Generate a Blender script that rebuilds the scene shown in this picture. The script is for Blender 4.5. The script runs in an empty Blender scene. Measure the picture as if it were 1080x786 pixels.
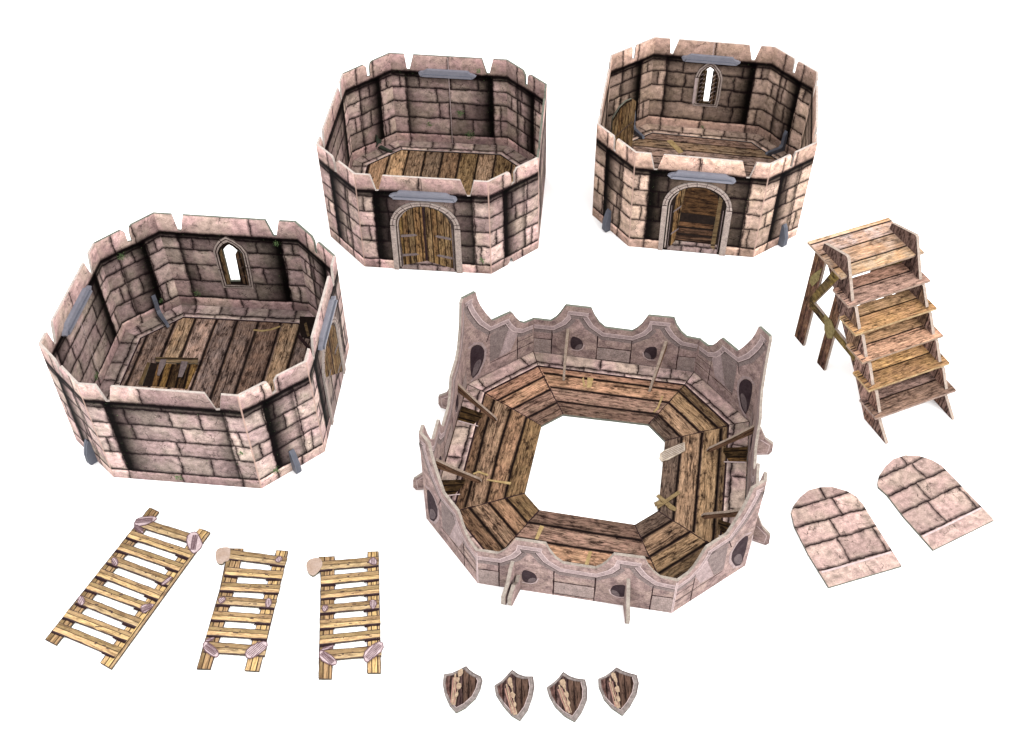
import bpy, math, random, json
from mathutils import Vector, Matrix
from mathutils.geometry import tessellate_polygon

SC = bpy.context.scene
COL = SC.collection
CM = 0.01                       # everything below is written in centimetres

# ------------------------------------------------------------------ camera
cam_d = bpy.data.cameras.new('camera')
cam = bpy.data.objects.new('camera', cam_d)
COL.objects.link(cam)
cam_d.sensor_width = 36.0
cam_d.lens = 36.0 * 1211.567 / 1080.0
cam_d.shift_x = -0.0003
cam_d.clip_start = 0.01
cam_d.clip_end = 100.0
PITCH, ROLL, CAMH = 0.8112, -0.0014, 71.6076
cam.matrix_world = (Matrix.Translation((0, 0, CAMH * CM)) @ Matrix.Rotation(math.pi / 2 - PITCH, 4, 'X')
                    @ Matrix.Rotation(ROLL, 4, 'Z'))
SC.camera = cam

# ------------------------------------------------------------------ light
w = bpy.data.worlds.new('World')
SC.world = w
w.use_nodes = True
w.node_tree.nodes['Background'].inputs[0].default_value = (1.0, 1.0, 1.0, 1)
w.node_tree.nodes['Background'].inputs[1].default_value = 0.80


def area(name, loc, target, size, power, colour):
    d = bpy.data.lights.new(name, 'AREA')
    d.shape = 'DISK'
    d.size = size
    d.energy = power
    d.color = colour
    o = bpy.data.objects.new(name, d)
    o.location = loc
    o.rotation_euler = (Vector(target) - Vector(loc)).to_track_quat('-Z', 'Y').to_euler()
    COL.objects.link(o)


area('softbox_lamp', (1.5, -0.1, 1.5), (0.0, 0.75, 0.0), 1.2, 10.0, (1.0, 0.97, 0.94))

SC.view_settings.view_transform = 'Standard'
SC.view_settings.look = 'None'
SC.view_settings.gamma = 1.0
SC.view_settings.exposure = 1.85
SC.cycles.max_bounces = 6
SC.cycles.diffuse_bounces = 4


# ------------------------------------------------------------------ outlines of the pieces (cm)
D=json.loads(r"""{"TOWER": {"1": {"bot": [[-29.975, 76.202], [-18.17, 75.266], [-14.412, 71.064], [-15.231, 59.276], [-19.714, 55.573], [-31.503, 56.719], [-35.416, 60.513], [-34.349, 72.644]], "top": [[-30.217, 76.453], [-18.127, 75.267], [-14.391, 70.899], [-15.291, 58.997], [-19.728, 55.604], [-31.529, 56.814], [-35.434, 60.928], [-34.278, 72.519]]}, "2": {"bot": [[-12.145, 101.475], [-0.348, 100.455], [3.381, 96.226], [2.421, 84.475], [-1.972, 80.822], [-13.837, 81.868], [-17.47, 86.237], [-16.545, 97.948]], "top": [[-12.185, 101.644], [-0.51, 100.378], [3.273, 96.005], [2.283, 84.201], [-2.119, 80.711], [-13.767, 81.871], [-17.567, 86.269], [-16.44, 97.91]]}, "3": {"bot": [[14.501, 104.473], [26.177, 102.496], [29.549, 97.978], [27.427, 86.34], [22.852, 83.125], [11.217, 84.746], [8.02, 89.473], [9.83, 101.316]], "top": [[14.482, 104.575], [26.328, 102.706], [29.719, 98.091], [27.513, 86.447], [22.839, 83.221], [11.083, 84.994], [7.919, 89.363], [9.844, 101.186]]}}, "LADDER": {"A": {"rails": [[[-27.992, 53.53], [-27.192, 53.091], [-31.95, 41.574], [-32.847, 42.029]], [[-23.787, 51.556], [-22.895, 51.152], [-27.652, 39.702], [-28.531, 40.195]]], "rungs": [[[-28.24, 52.012], [-24.249, 50.607]], [[-29.013, 51.036], [-23.963, 49.115]], [[-29.489, 49.886], [-24.473, 47.981]], [[-29.957, 48.758], [-24.992, 46.788]], [[-30.473, 47.61], [-25.492, 45.579]], [[-30.942, 46.463], [-26.015, 44.546]], [[-31.348, 45.319], [-26.562, 43.306]], [[-31.965, 44.158], [-26.96, 42.202]], [[-32.381, 43.037], [-27.446, 40.974]]], "ropes": [[[-28.77, 52.271], [-28.53, 52.529], [-27.417, 52.657], [-27.133, 52.311], [-28.165, 51.67], [-28.839, 51.8]], [[-28.839, 51.8], [-28.674, 51.842], [-27.94, 51.203], [-27.972, 51.034], [-28.332, 51.246]], [[-24.547, 50.986], [-23.953, 51.238], [-23.461, 50.459], [-23.185, 49.897], [-23.68, 49.156], [-24.01, 49.361], [-24.505, 50.148]], [[-29.764, 48.88], [-29.394, 48.757], [-29.17, 48.311], [-29.351, 48.069], [-29.704, 48.413]], [[-25.16, 47.203], [-24.888, 47.104], [-25.346, 46.474], [-25.676, 46.455]], [[-31.374, 45.55], [-31.018, 45.453], [-30.812, 44.973], [-30.986, 44.687], [-31.382, 45.069]], [[-26.691, 44.775], [-25.755, 44.869], [-25.859, 44.583], [-26.319, 44.054], [-26.619, 44.3]]]}, "B": {"rails": [[[-21.289, 49.714], [-20.158, 49.695], [-20.201, 46.621], [-20.829, 39.687], [-21.765, 39.718], [-21.278, 46.326]], [[-17.648, 49.534], [-16.77, 49.446], [-17.438, 39.52], [-18.446, 39.595]]], "rungs": [[[-21.316, 49.194], [-16.787, 48.499]], [[-21.154, 47.659], [-16.911, 47.316]], [[-21.259, 46.375], [-16.959, 46.121]], [[-21.294, 45.215], [-17.065, 44.886]], [[-21.444, 43.951], [-17.202, 43.612]], [[-21.534, 42.697], [-17.255, 42.365]], [[-21.506, 41.423], [-17.203, 41.083]]], "ropes": [[[-21.643, 41.804], [-21.364, 41.758], [-20.655, 41.194], [-20.366, 40.697], [-20.67, 40.518], [-21.626, 41.196]], [[-21.589, 41.88], [-21.028, 42.155], [-20.939, 42.032], [-21.431, 41.758]], [[-18.665, 40.965], [-18.153, 41.57], [-17.251, 41.873], [-17.106, 41.34], [-17.745, 40.663], [-18.373, 40.395]], [[-17.659, 48.586], [-17.293, 49.049], [-17.068, 48.671], [-17.341, 48.364]], [[-17.753, 45.307], [-17.446, 45.306], [-17.327, 44.774], [-17.566, 44.501], [-17.786, 44.774]], [[-21.275, 45.345], [-20.703, 45.425], [-20.767, 44.988], [-21.093, 44.86]]], "hook": [[-22.012, 49.715], [-21.524, 49.819], [-21.121, 49.749], [-21.028, 49.021], [-21.062, 48.541], [-21.371, 48.507], [-21.499, 48.252], [-21.842, 48.337], [-22.091, 48.851], [-22.169, 49.455]]}, "C": {"rails": [[[-14.43, 48.924], [-13.257, 48.974], [-12.958, 46.148], [-12.383, 38.942], [-13.281, 38.944], [-14.055, 47.144]], [[-10.819, 49.384], [-10.014, 49.417], [-9.06, 39.375], [-9.988, 39.377]]], "rungs": [[[-14.38, 48.121], [-9.915, 48.522]], [[-13.995, 46.86], [-9.821, 47.337]], [[-13.882, 45.625], [-9.724, 46.109]], [[-13.774, 44.431], [-9.624, 44.841]], [[-13.687, 43.182], [-9.444, 43.6]], [[-13.545, 41.944], [-9.353, 42.445]], [[-13.326, 40.731], [-9.124, 41.07]]], "ropes": [[[-13.476, 41.107], [-13.086, 40.986], [-12.437, 40.58], [-12.075, 40.058], [-12.5, 39.91], [-13.38, 40.387]], [[-13.466, 41.138], [-12.538, 41.53], [-12.525, 41.409], [-13.029, 41.077]], [[-10.406, 40.801], [-9.899, 41.481], [-9.145, 41.86], [-8.981, 41.131], [-9.656, 40.501], [-10.153, 40.055]], [[-10.697, 48.455], [-10.377, 48.917], [-10.029, 48.522], [-10.099, 48.148], [-10.464, 48.233]], [[-10.274, 45.133], [-9.9, 45.164], [-9.757, 44.761], [-9.974, 44.361], [-10.229, 44.602]], [[-13.703, 44.655], [-13.252, 44.719], [-13.251, 44.335], [-13.546, 44.128]]], "hook": [[-15.117, 48.668], [-14.75, 48.839], [-14.244, 48.803], [-14.037, 48.239], [-14.193, 47.731], [-14.402, 47.446], [-14.63, 47.211], [-15.012, 47.447], [-15.235, 47.987], [-15.258, 48.412]]}}, "ARCH": [[[21.404, 52.98], [21.673, 53.557], [22.332, 54.394], [23.114, 55.083], [24.119, 55.399], [25.071, 55.417], [26.098, 55.018], [26.705, 54.524], [27.089, 53.742], [27.35, 52.778], [28.754, 48.06], [23.001, 46.217], [22.041, 49.072], [21.426, 51.65]], [[28.668, 55.81], [28.95, 56.515], [29.635, 57.432], [30.452, 58.195], [31.519, 58.61], [32.632, 58.524], [33.508, 58.148], [34.155, 57.527], [34.582, 56.708], [36.796, 52.228], [31.44, 49.473], [29.938, 52.582], [29.16, 54.618], [28.627, 55.411]]], "SHIELD": [{"o": [[-4.727, 39.291], [-4.2, 39.385], [-3.743, 39.605], [-3.206, 39.921], [-2.98, 39.641], [-2.608, 39.346], [-2.173, 39.126], [-2.055, 38.835], [-2.189, 38.186], [-2.502, 37.473], [-3.2, 36.77], [-3.786, 36.436], [-4.245, 36.982], [-4.601, 37.761], [-4.777, 38.55]], "e": [[-3.603, 39.385], [-3.752, 38.838], [-3.67, 38.332], [-3.814, 37.688], [-3.888, 36.981]], "top": [-3.445, 39.641]}, {"o": [[-1.259, 38.436], [-0.748, 38.797], [-0.353, 39.27], [-0.035, 39.636], [0.376, 39.305], [0.838, 39.122], [1.401, 39.121], [1.49, 38.396], [1.348, 37.609], [1.011, 36.624], [0.489, 35.876], [-0.09, 36.243], [-0.674, 36.977], [-1.135, 37.755]], "e": [[-0.187, 38.687], [-0.089, 38.398], [0.009, 37.682], [0.138, 36.975], [0.265, 36.277]], "top": [-0.187, 39.05]}, {"o": [[2.309, 38.287], [2.812, 38.683], [3.221, 39.118], [3.463, 39.469], [3.883, 39.154], [4.34, 38.971], [4.964, 38.882], [5.083, 38.175], [5.027, 37.391], [4.63, 36.479], [4.138, 35.788], [3.457, 36.203], [2.831, 36.901], [2.459, 37.679]], "e": [[3.403, 38.609], [3.494, 38.357], [3.625, 37.748], [3.747, 37.111], [3.903, 36.411]], "top": [3.43, 39.045]}, {"o": [[5.844, 38.932], [6.332, 39.15], [6.747, 39.442], [7.155, 39.809], [7.551, 39.551], [8.003, 39.367], [8.522, 39.219], [8.62, 38.601], [8.415, 37.812], [7.892, 36.893], [7.328, 36.232], [6.65, 36.755], [6.168, 37.389], [5.858, 38.317]], "e": [[6.924, 39.076], [7.038, 38.785], [7.093, 38.1], [7.112, 37.388], [7.201, 36.754]], "top": [7.01, 39.405]}], "HOLE": [[4.207, 62.999], [11.182, 61.896], [12.38, 60.114], [11.182, 53.076], [9.301, 51.785], [2.075, 53.182], [0.958, 54.785], [2.379, 61.758]], "ROPE_B": [[11.808, 58.68], [12.188, 59.017], [13.937, 59.879], [13.881, 59.014], [12.448, 58.074], [11.912, 57.896], [11.734, 58.231]], "GOLD": [[[11.129, 54.474], [11.363, 54.643], [12.63, 53.279], [12.503, 53.01], [12.118, 53.176]], [[11.094, 53.489], [12.915, 54.958], [13.057, 54.682], [11.15, 53.178]], [[10.899, 53.761], [11.391, 54.011], [11.521, 53.593], [11.001, 53.386]]], "TIES": [[[6.087, 67.238], [5.925, 66.933], [6.035, 66.051], [6.182, 66.051]], [[6.416, 67.136], [6.912, 67.058], [6.674, 65.974], [6.307, 65.975]], [[12.56, 65.043], [12.681, 64.969], [12.156, 63.578], [11.757, 63.145], [11.674, 63.217], [12.04, 63.699]], [[2.105, 51.721], [2.4, 51.599], [1.918, 50.401], [1.674, 50.46]], [[-3.132, 56.751], [-2.68, 57.013], [-1.872, 56.633], [-1.985, 56.488], [-2.676, 56.823], [-3.072, 56.606]], [[-2.035, 56.054], [-1.98, 56.169], [-0.101, 55.849], [-0.18, 55.62]], [[5.696, 49.347], [5.928, 49.319], [5.615, 48.122], [5.315, 48.15]]], "HATCH": [[-31.448, 69.462], [-27.299, 68.996], [-27.079, 65.713], [-31.564, 65.939]], "HATCHBAR": [[-30.84, 69.335], [-27.098, 69.209], [-27.021, 68.517], [-30.662, 68.744]], "HATCHL": [[-31.403, 68.746], [-31.122, 68.671], [-31.221, 66.003], [-31.616, 66.146]], "HATCHDARK": [[-31.138, 68.745], [-30.472, 68.597], [-30.442, 66.002], [-31.221, 66.003]], "HINGE": [[[-30.294, 69.009], [-29.795, 69.008], [-29.769, 68.522], [-29.992, 67.071], [-30.217, 67.143], [-30.329, 68.523]], [[-28.453, 68.813], [-27.909, 68.739], [-27.884, 68.226], [-28.028, 66.923], [-28.394, 66.924], [-28.443, 68.227]]], "HINSIDE": [[-30.472, 68.597], [-26.968, 68.517], [-27.363, 65.643], [-30.442, 66.002]]}""")

# ------------------------------------------------------------------ node helpers
class NT:
    def __init__(s, name):
        s.m = bpy.data.materials.new(name)
        s.m.use_nodes = True
        s.t = s.m.node_tree
        s.b = s.t.nodes['Principled BSDF']

    def lk(s, inp, v):
        if isinstance(v, bpy.types.NodeSocket):
            s.t.links.new(v, inp)
        elif v is not None:
            inp.default_value = v

    def math(s, op, a, b=None, c=None, clamp=False):
        n = s.t.nodes.new('ShaderNodeMath')
        n.operation = op
        n.use_clamp = clamp
        for i, v in enumerate((a, b, c)):
            if v is not None:
                s.lk(n.inputs[i], v)
        return n.outputs[0]

    def vmath(s, op, a, b=None, scale=None):
        n = s.t.nodes.new('ShaderNodeVectorMath')
        n.operation = op
        s.lk(n.inputs[0], a)
        if b is not None:
            s.lk(n.inputs[1], b)
        if scale is not None:
            s.lk(n.inputs['Scale'], scale)
        return n.outputs[0]

    def noise(s, vec, scale, detail=3, rough=.55, dist=0):
        n = s.t.nodes.new('ShaderNodeTexNoise')
        s.lk(n.inputs['Vector'], vec)
        n.inputs['Scale'].default_value = scale
        n.inputs['Detail'].default_value = detail
        n.inputs['Roughness'].default_value = rough
        n.inputs['Distortion'].default_value = dist
        return n

    def sep(s, v):
        n = s.t.nodes.new('ShaderNodeSeparateXYZ')
        s.lk(n.inputs[0], v)
        return n.outputs

    def sepc(s, v):
        n = s.t.nodes.new('ShaderNodeSeparateColor')
        s.lk(n.inputs[0], v)
        return n.outputs

    def comb(s, x, y, z=0.0):
        n = s.t.nodes.new('ShaderNodeCombineXYZ')
        for i, v in enumerate((x, y, z)):
            s.lk(n.inputs[i], v)
        return n.outputs[0]

    def ramp(s, fac, stops, interp='LINEAR'):
        n = s.t.nodes.new('ShaderNodeValToRGB')
        s.lk(n.inputs[0], fac)
        e = n.color_ramp.elements
        n.color_ramp.interpolation = interp
        stops = sorted(stops, key=lambda q: q[0])
        out = []
        for p, c in stops:
            p = min(max(p, 0.0), 1.0)
            if out and p - out[-1][0] < 1e-4:
                p = out[-1][0] + 1e-4
            out.append((p, c))
        out = out[:32]
        while len(e) < len(out):
            e.new(1.0)
        for i, (p, c) in enumerate(out):
            if not isinstance(c, (tuple, list)):
                c = (c, c, c)
            e[i].position = min(p, 1.0)
            e[i].color = (c[0], c[1], c[2], 1)
        return n.outputs[0]

    def mix(s, fac, a, b, mode='MIX'):
        n = s.t.nodes.new('ShaderNodeMix')
        n.data_type = 'RGBA'
        n.blend_type = mode
        s.lk(n.inputs[0], fac)
        for i, v in ((6, a), (7, b)):
            if isinstance(v, tuple):
                v = (v[0], v[1], v[2], 1)
            s.lk(n.inputs[i], v)
        return n.outputs[2]

    def scale_col(s, col, f):
        return s.vmath('SCALE', col, scale=f)

    def mapr(s, v, a, b, c, d):
        n = s.t.nodes.new('ShaderNodeMapRange')
        s.lk(n.inputs[0], v)
        for i, q in enumerate((a, b, c, d)):
            n.inputs[i + 1].default_value = q
        return n.outputs[0]

    def punch(s, col, g=1.3, piv=.26):
        # the ink contrast of the print
        c = s.sepc(s.scale_col(col, 1 / piv))
        o = [s.math('POWER', s.math('MAXIMUM', q, .0), g) for q in (c[0], c[1], c[2])]
        return s.scale_col(s.comb(o[0], o[1], o[2]), piv)

    def uv(s, off=(0, 0)):
        n = s.t.nodes.new('ShaderNodeUVMap')
        n.uv_map = 'UVMap'
        return n.outputs[0]

    def done(s, col, rough=.75, spec=.02, bump=None, gain=.63):
        if isinstance(col, bpy.types.NodeSocket):
            col = s.scale_col(col, gain)
        s.lk(s.b.inputs['Base Color'], col)
        s.b.inputs['Roughness'].default_value = rough
        s.b.inputs['Specular IOR Level'].default_value = spec
        if bump is not None:
            n = s.t.nodes.new('ShaderNodeBump')
            n.inputs['Strength'].default_value = .25
            n.inputs['Distance'].default_value = .0003
            s.lk(n.inputs['Height'], bump)
            s.t.links.new(n.outputs[0], s.b.inputs['Normal'])
        return s.m


INK = (.010, .004, .006)
GAIN = 1.0


def stone(name, W, H, rows, joints, pil=0.0, base=None, cope=None, side='L', seed=0.0, pal=0,
          crease=False, ivy=(), deep=False, vary=1.0, lip=None, rlw=1.0, bright=1.0, arch=False):
    """The stonework printed on a card panel: W x H cm, rows = course boundaries (cm), joints = one list
    of joint positions (fractions of W) per course, pil = width of the printed corner piers."""
    n = NT(name)
    uv = n.uv()
    sv = n.vmath('ADD', uv, (seed * 7.3, seed * 3.1, 0))
    w1 = n.noise(sv, .75, 2)
    w2 = n.noise(sv, 4.0, 2)
    d1 = n.vmath('SCALE', n.vmath('SUBTRACT', w1.outputs[1], (.5, .5, .5)), scale=.42)
    d2 = n.vmath('SCALE', n.vmath('SUBTRACT', w2.outputs[1], (.5, .5, .5)), scale=.17)
    wob = n.vmath('ADD', n.vmath('ADD', uv, d1), d2)
    X, Y, _ = n.sep(wob)
    Xr, Yr, _ = n.sep(uv)
    Yc = n.math('ADD', Yr, n.math('MULTIPLY', n.math('SUBTRACT', w1.outputs[0], .5), .18))
    un = n.math('DIVIDE', X, W, clamp=True)
    vn = n.math('DIVIDE', Y, H, clamp=True)
    unr = n.math('DIVIDE', n.math('ADD', Xr, n.math('MULTIPLY', n.math('SUBTRACT', n.noise(sv, 1.5, 4, .7).outputs[0], .5), .30)), W, clamp=True)
    unc = n.math('DIVIDE', Xr, W, clamp=True)
    vnr = n.math('DIVIDE', Yc, H, clamp=True)
    rnd = random.Random(int(seed * 100) + 5)
    lw = .080
    # course lines
    st = []
    for r in rows:
        p = r / H
        a, b = lw * rlw / H, .27 * rlw / H
        st += [(p - b, (1, .52, 0)), (p - a, (.60, .60, 0)), (p, (0, .3, 0)), (p + a, (.5, .34, 0)), (p + b, (1, .45, 0))]
    st += [(0, (1, .5, 0)), (1, (1, .5, 0))]
    vr = n.sepc(n.ramp(vn, st))
    line, hi = vr[0], vr[1]
    # joints and tone per course
    acc = None
    for k, js in enumerate(joints):
        st = []
        js = sorted(js)
        tones = [.5 + vary * rnd.uniform(-.27, .24) for _ in range(len(js) + 1)]
        hue = [rnd.uniform(0, 1) for _ in range(len(js) + 1)]
        st.append((0, (1, tones[0], hue[0])))
        for i, j in enumerate(js):
            a, b = lw / W, .26 / W
            t0, t1 = tones[i], tones[i + 1]
            h0, h1 = hue[i], hue[i + 1]
            st += [(j - b, (1, t0, h0)), (j - a, (.55, t0 * .85, h0)), (j, (0, (t0 + t1) / 2, (h0 + h1) / 2)),
                   (j + a, (.6, t1*1.05, h1)), (j + b, (1, t1, h1))]
        st.append((1, (1, tones[-1], hue[-1])))
        c = n.ramp(un, st)
        if acc is None:
            acc = c
        else:
            acc = n.mix(n.math('GREATER_THAN', vn, rows[k - 1] / H), acc, c)
    ac = n.sepc(acc)
    line = n.math('MINIMUM', line, ac[0])
    tone = n.math('MULTIPLY_ADD', ac[1], 1.1, .52)
    # line weight varies, some joints nearly vanish
    lwv = n.noise(sv, 1.6, 3)
    line = n.math('POWER', n.math('MAXIMUM', line, .02), n.mapr(lwv.outputs[0], .3, .7, .55, 1.5))
    # stone colour
    if pal == 0:
        A, B, Cc = (.395, .305, .288), (.370, .312, .272), (.255, .202, .204)
    elif pal == 1:
        A, B, Cc = (.410, .310, .292), (.385, .316, .272), (.285, .225, .222)
    elif pal == 2:
        A, B, Cc = (.440, .340, .288), (.400, .315, .255), (.290, .228, .198)
    else:
        A, B, Cc = (.350, .262, .242), (.335, .268, .235), (.280, .220, .205)
    lo = n.noise(sv, .45, 2)
    c1 = n.mix(n.mapr(lo.outputs[0], .40, .60, 0, 1), A, B)
    c1 = n.mix(n.math('MULTIPLY', ac[2], .45), c1, Cc)
    g1 = n.noise(sv, 1.9, 5, .68)
    g2 = n.noise(sv, 9.0, 4, .75)
    g3 = n.noise(sv, 3.6, 6, .8, .6)
    mott = n.mapr(g1.outputs[0], .3, .7, .72, 1.30)
    grit = n.mapr(g2.outputs[0], .30, .70, .78, 1.22)
    speck = n.mapr(g3.outputs[0], .30, .39, .22, 1.0)
    f = n.math('MULTIPLY', n.math('MULTIPLY', tone, mott), n.math('MULTIPLY', grit, speck))
    f = n.math('MULTIPLY', f, n.math('MULTIPLY', hi, 2.0))
    gr = n.noise(sv, .95, 6, .72, .4)
    f = n.math('MULTIPLY', f, n.mapr(gr.outputs[0], .34, .50, .80, 1.06))
    # cracks
    vo = n.t.nodes.new('ShaderNodeTexVoronoi')
    vo.feature = 'DISTANCE_TO_EDGE'
    vo.inputs['Scale'].default_value = .75
    n.lk(vo.inputs['Vector'], n.vmath('ADD', wob, n.vmath('SCALE', g1.outputs[1], scale=.9)))
    crk = n.mapr(vo.outputs[0], .0, .026, .22, 1.0)
    cm = n.mapr(n.noise(sv, .8, 2).outputs[0], .5, .58, 0, 1)
    crk = n.mix(cm, (1, 1, 1), crk)
    f = n.math('MULTIPLY', f, n.sepc(crk)[0])
    if lip:
        f = n.math('MULTIPLY', f, n.sepc(n.ramp(vn, [(0, .78), (lip / H - .02, .74), (lip / H + .02, 1.0), (1, 1.0)]))[0])
    col = n.scale_col(c1, f)
    # printed pier / recess modelling
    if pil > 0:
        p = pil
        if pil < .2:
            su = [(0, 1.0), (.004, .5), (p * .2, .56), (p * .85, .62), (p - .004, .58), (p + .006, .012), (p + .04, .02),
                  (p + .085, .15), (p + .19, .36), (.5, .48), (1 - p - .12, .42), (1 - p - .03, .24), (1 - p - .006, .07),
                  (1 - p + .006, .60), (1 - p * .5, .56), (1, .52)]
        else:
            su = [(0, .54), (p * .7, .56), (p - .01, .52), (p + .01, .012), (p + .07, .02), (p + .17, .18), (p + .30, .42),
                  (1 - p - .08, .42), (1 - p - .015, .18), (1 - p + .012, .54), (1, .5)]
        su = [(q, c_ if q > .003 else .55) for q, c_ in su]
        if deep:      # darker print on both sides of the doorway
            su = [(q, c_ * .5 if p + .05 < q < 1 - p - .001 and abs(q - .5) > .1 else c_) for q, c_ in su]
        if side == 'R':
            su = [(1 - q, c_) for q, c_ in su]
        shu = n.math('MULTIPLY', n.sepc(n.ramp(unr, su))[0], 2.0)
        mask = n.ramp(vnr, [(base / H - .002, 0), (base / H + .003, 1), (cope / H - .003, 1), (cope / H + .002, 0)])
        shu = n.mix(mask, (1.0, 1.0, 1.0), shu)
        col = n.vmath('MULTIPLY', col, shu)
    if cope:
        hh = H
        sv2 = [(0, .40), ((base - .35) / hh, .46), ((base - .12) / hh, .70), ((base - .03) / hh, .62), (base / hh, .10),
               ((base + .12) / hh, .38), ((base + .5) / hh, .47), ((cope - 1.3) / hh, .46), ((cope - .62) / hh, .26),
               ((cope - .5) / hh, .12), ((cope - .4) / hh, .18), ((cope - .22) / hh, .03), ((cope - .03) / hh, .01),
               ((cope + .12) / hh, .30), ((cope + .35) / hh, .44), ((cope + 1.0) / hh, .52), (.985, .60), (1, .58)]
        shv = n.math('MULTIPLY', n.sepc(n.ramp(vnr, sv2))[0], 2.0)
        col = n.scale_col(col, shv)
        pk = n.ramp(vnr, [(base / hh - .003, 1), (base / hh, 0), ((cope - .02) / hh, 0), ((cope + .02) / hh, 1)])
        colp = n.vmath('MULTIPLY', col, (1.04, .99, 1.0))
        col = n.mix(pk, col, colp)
    col = n.mix(n.math('MULTIPLY', line, 1.0, clamp=True), INK, col)
    for (iu, iv, ir) in ivy:
        dd = n.vmath('DISTANCE', uv, (iu * W, iv, 0))
        dn = n.t.nodes[-1]
        m = n.mapr(dn.outputs['Value'], ir * .3, ir, .10, -.12)
        q = n.noise(sv, 5.5, 3, .7)
        mk = n.mapr(n.math('ADD', q.outputs[0], m), .54, .60, 0, .9)
        gcol = n.mix(n.mapr(n.noise(sv, 9, 2).outputs[0], .4, .6, 0, 1), (.05, .085, .045), (.19, .25, .13))
        col = n.mix(mk, col, gcol)
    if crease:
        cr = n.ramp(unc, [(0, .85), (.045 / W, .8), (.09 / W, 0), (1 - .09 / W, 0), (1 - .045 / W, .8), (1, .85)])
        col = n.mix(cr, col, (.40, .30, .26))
    col = n.punch(col, 1.35, .24)
    if bright != 1.0:
        col = n.scale_col(col, bright)
    return n.done(col, bump=g2.outputs[0])


def wood(name, planks, span, tones, dark=(.012, .006, .005), seed=0.0, axis='U', length=8.0, contrast=1.0, gap=.07,
         cuts=0):
    """Printed boards. planks: board edges in cm across the boards, span: total cm across; axis: board direction."""
    n = NT(name)
    uv = n.uv()
    sv = n.vmath('ADD', uv, (seed * 5.7, seed * 2.3, 0))
    X, Y, _ = n.sep(uv)
    A, C = (X, Y) if axis == 'U' else (Y, X)
    wv = n.noise(sv, .9, 3)
    C2 = n.math('ADD', C, n.math('MULTIPLY', n.math('SUBTRACT', wv.outputs[0], .5), .08))
    cn = n.math('DIVIDE', C2, span, clamp=True)
    rnd = random.Random(int(seed * 31) + 2)
    st = [(0, (1, rnd.uniform(.25, .75), rnd.random()))]
    last = st[0][1]
    for p in planks:
        q = p / span
        nx = (1, rnd.uniform(.22, .78), rnd.random())
        st += [(q - gap * 1.6 / span, last), (q, (0, .4, last[2])), (q + gap * 1.6 / span, nx)]
        last = nx
    st.append((1, last))
    pr = n.sepc(n.ramp(cn, st))
    # grain: noise squeezed across the board, offset board by board
    gx = n.math('ADD', n.math('MULTIPLY', A, .34), n.math('MULTIPLY', pr[2], 17.0))
    gy = n.math('MULTIPLY', C2, 4.2)
    gv = n.comb(gx, gy, seed)
    g1 = n.noise(gv, 1.0, 6, .72, .35)
    gx2 = n.math('ADD', n.math('MULTIPLY', A, 1.3), n.math('MULTIPLY', pr[2], 9.0))
    g2 = n.noise(n.comb(gx2, n.math('MULTIPLY', C2, 11.0), seed), 1.0, 4, .75)
    pt = n.noise(sv, .8, 4, .65)
    bl = n.noise(n.comb(n.math('MULTIPLY', A, 1.2), n.math('MULTIPLY', C2, 2.6), seed + 3), 1.0, 5, .75)
    lt, md, wm = tones
    c = n.mix(n.mapr(g1.outputs[0], .38, .66, 0, 1), md, lt)
    c = n.mix(n.mapr(pt.outputs[0], .40, .62, 0, .85), c, wm)
    tn = n.ramp(n.math('FRACT', n.math('MULTIPLY', pr[2], 7.0)), [(0, (.82, .81, .85)), (.25, (1.0, .91, .87)), (.5, (.90, .87, .88)), (.72, (1.0, .95, .80)), (.86, (1.0, .94, .86))], 'CONSTANT')
    c = n.vmath('MULTIPLY', c, tn)
    c = n.scale_col(c, 1.06)
    f = n.math('MULTIPLY', n.mapr(pr[1], .2, .8, .60, 1.35), n.mapr(g2.outputs[0], .33, .67, .38 if contrast > .8 else .62, 1.5))
    c = n.scale_col(c, f)
    dk = n.mapr(bl.outputs[0], .33, .49, .94 * contrast, 0.0)
    c = n.mix(dk, c, dark)
    streak = n.mapr(g1.outputs[0], .35, .45, .85 * contrast, 0)
    c = n.mix(streak, c, dark)
    c = n.mix(n.math('POWER', n.math('MAXIMUM', pr[0], 0.001), 1.7), (.008, .004, .004), c)
    c = n.punch(c, 1.0 + .28 * contrast, .20)
    return n.done(c, bump=g2.outputs[0])


def plain(name, a, b, scale=2.0, grit=.3, rough=.75, spec=.02, bumpy=True):
    n = NT(name)
    t = n.t.nodes.new('ShaderNodeTexCoord')
    v = n.vmath('SCALE', t.outputs['Object'], scale=100.0)
    g = n.noise(v, scale, 5, .65)
    g2 = n.noise(v, scale * 4.5, 3, .7)
    c = n.mix(n.mapr(g.outputs[0], .35, .65, 0, 1), a, b)
    c = n.scale_col(c, n.mapr(g2.outputs[0], .3, .7, 1 - grit, 1 + grit))
    return n.done(c, rough, spec, g2.outputs[0] if bumpy else None)


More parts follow.
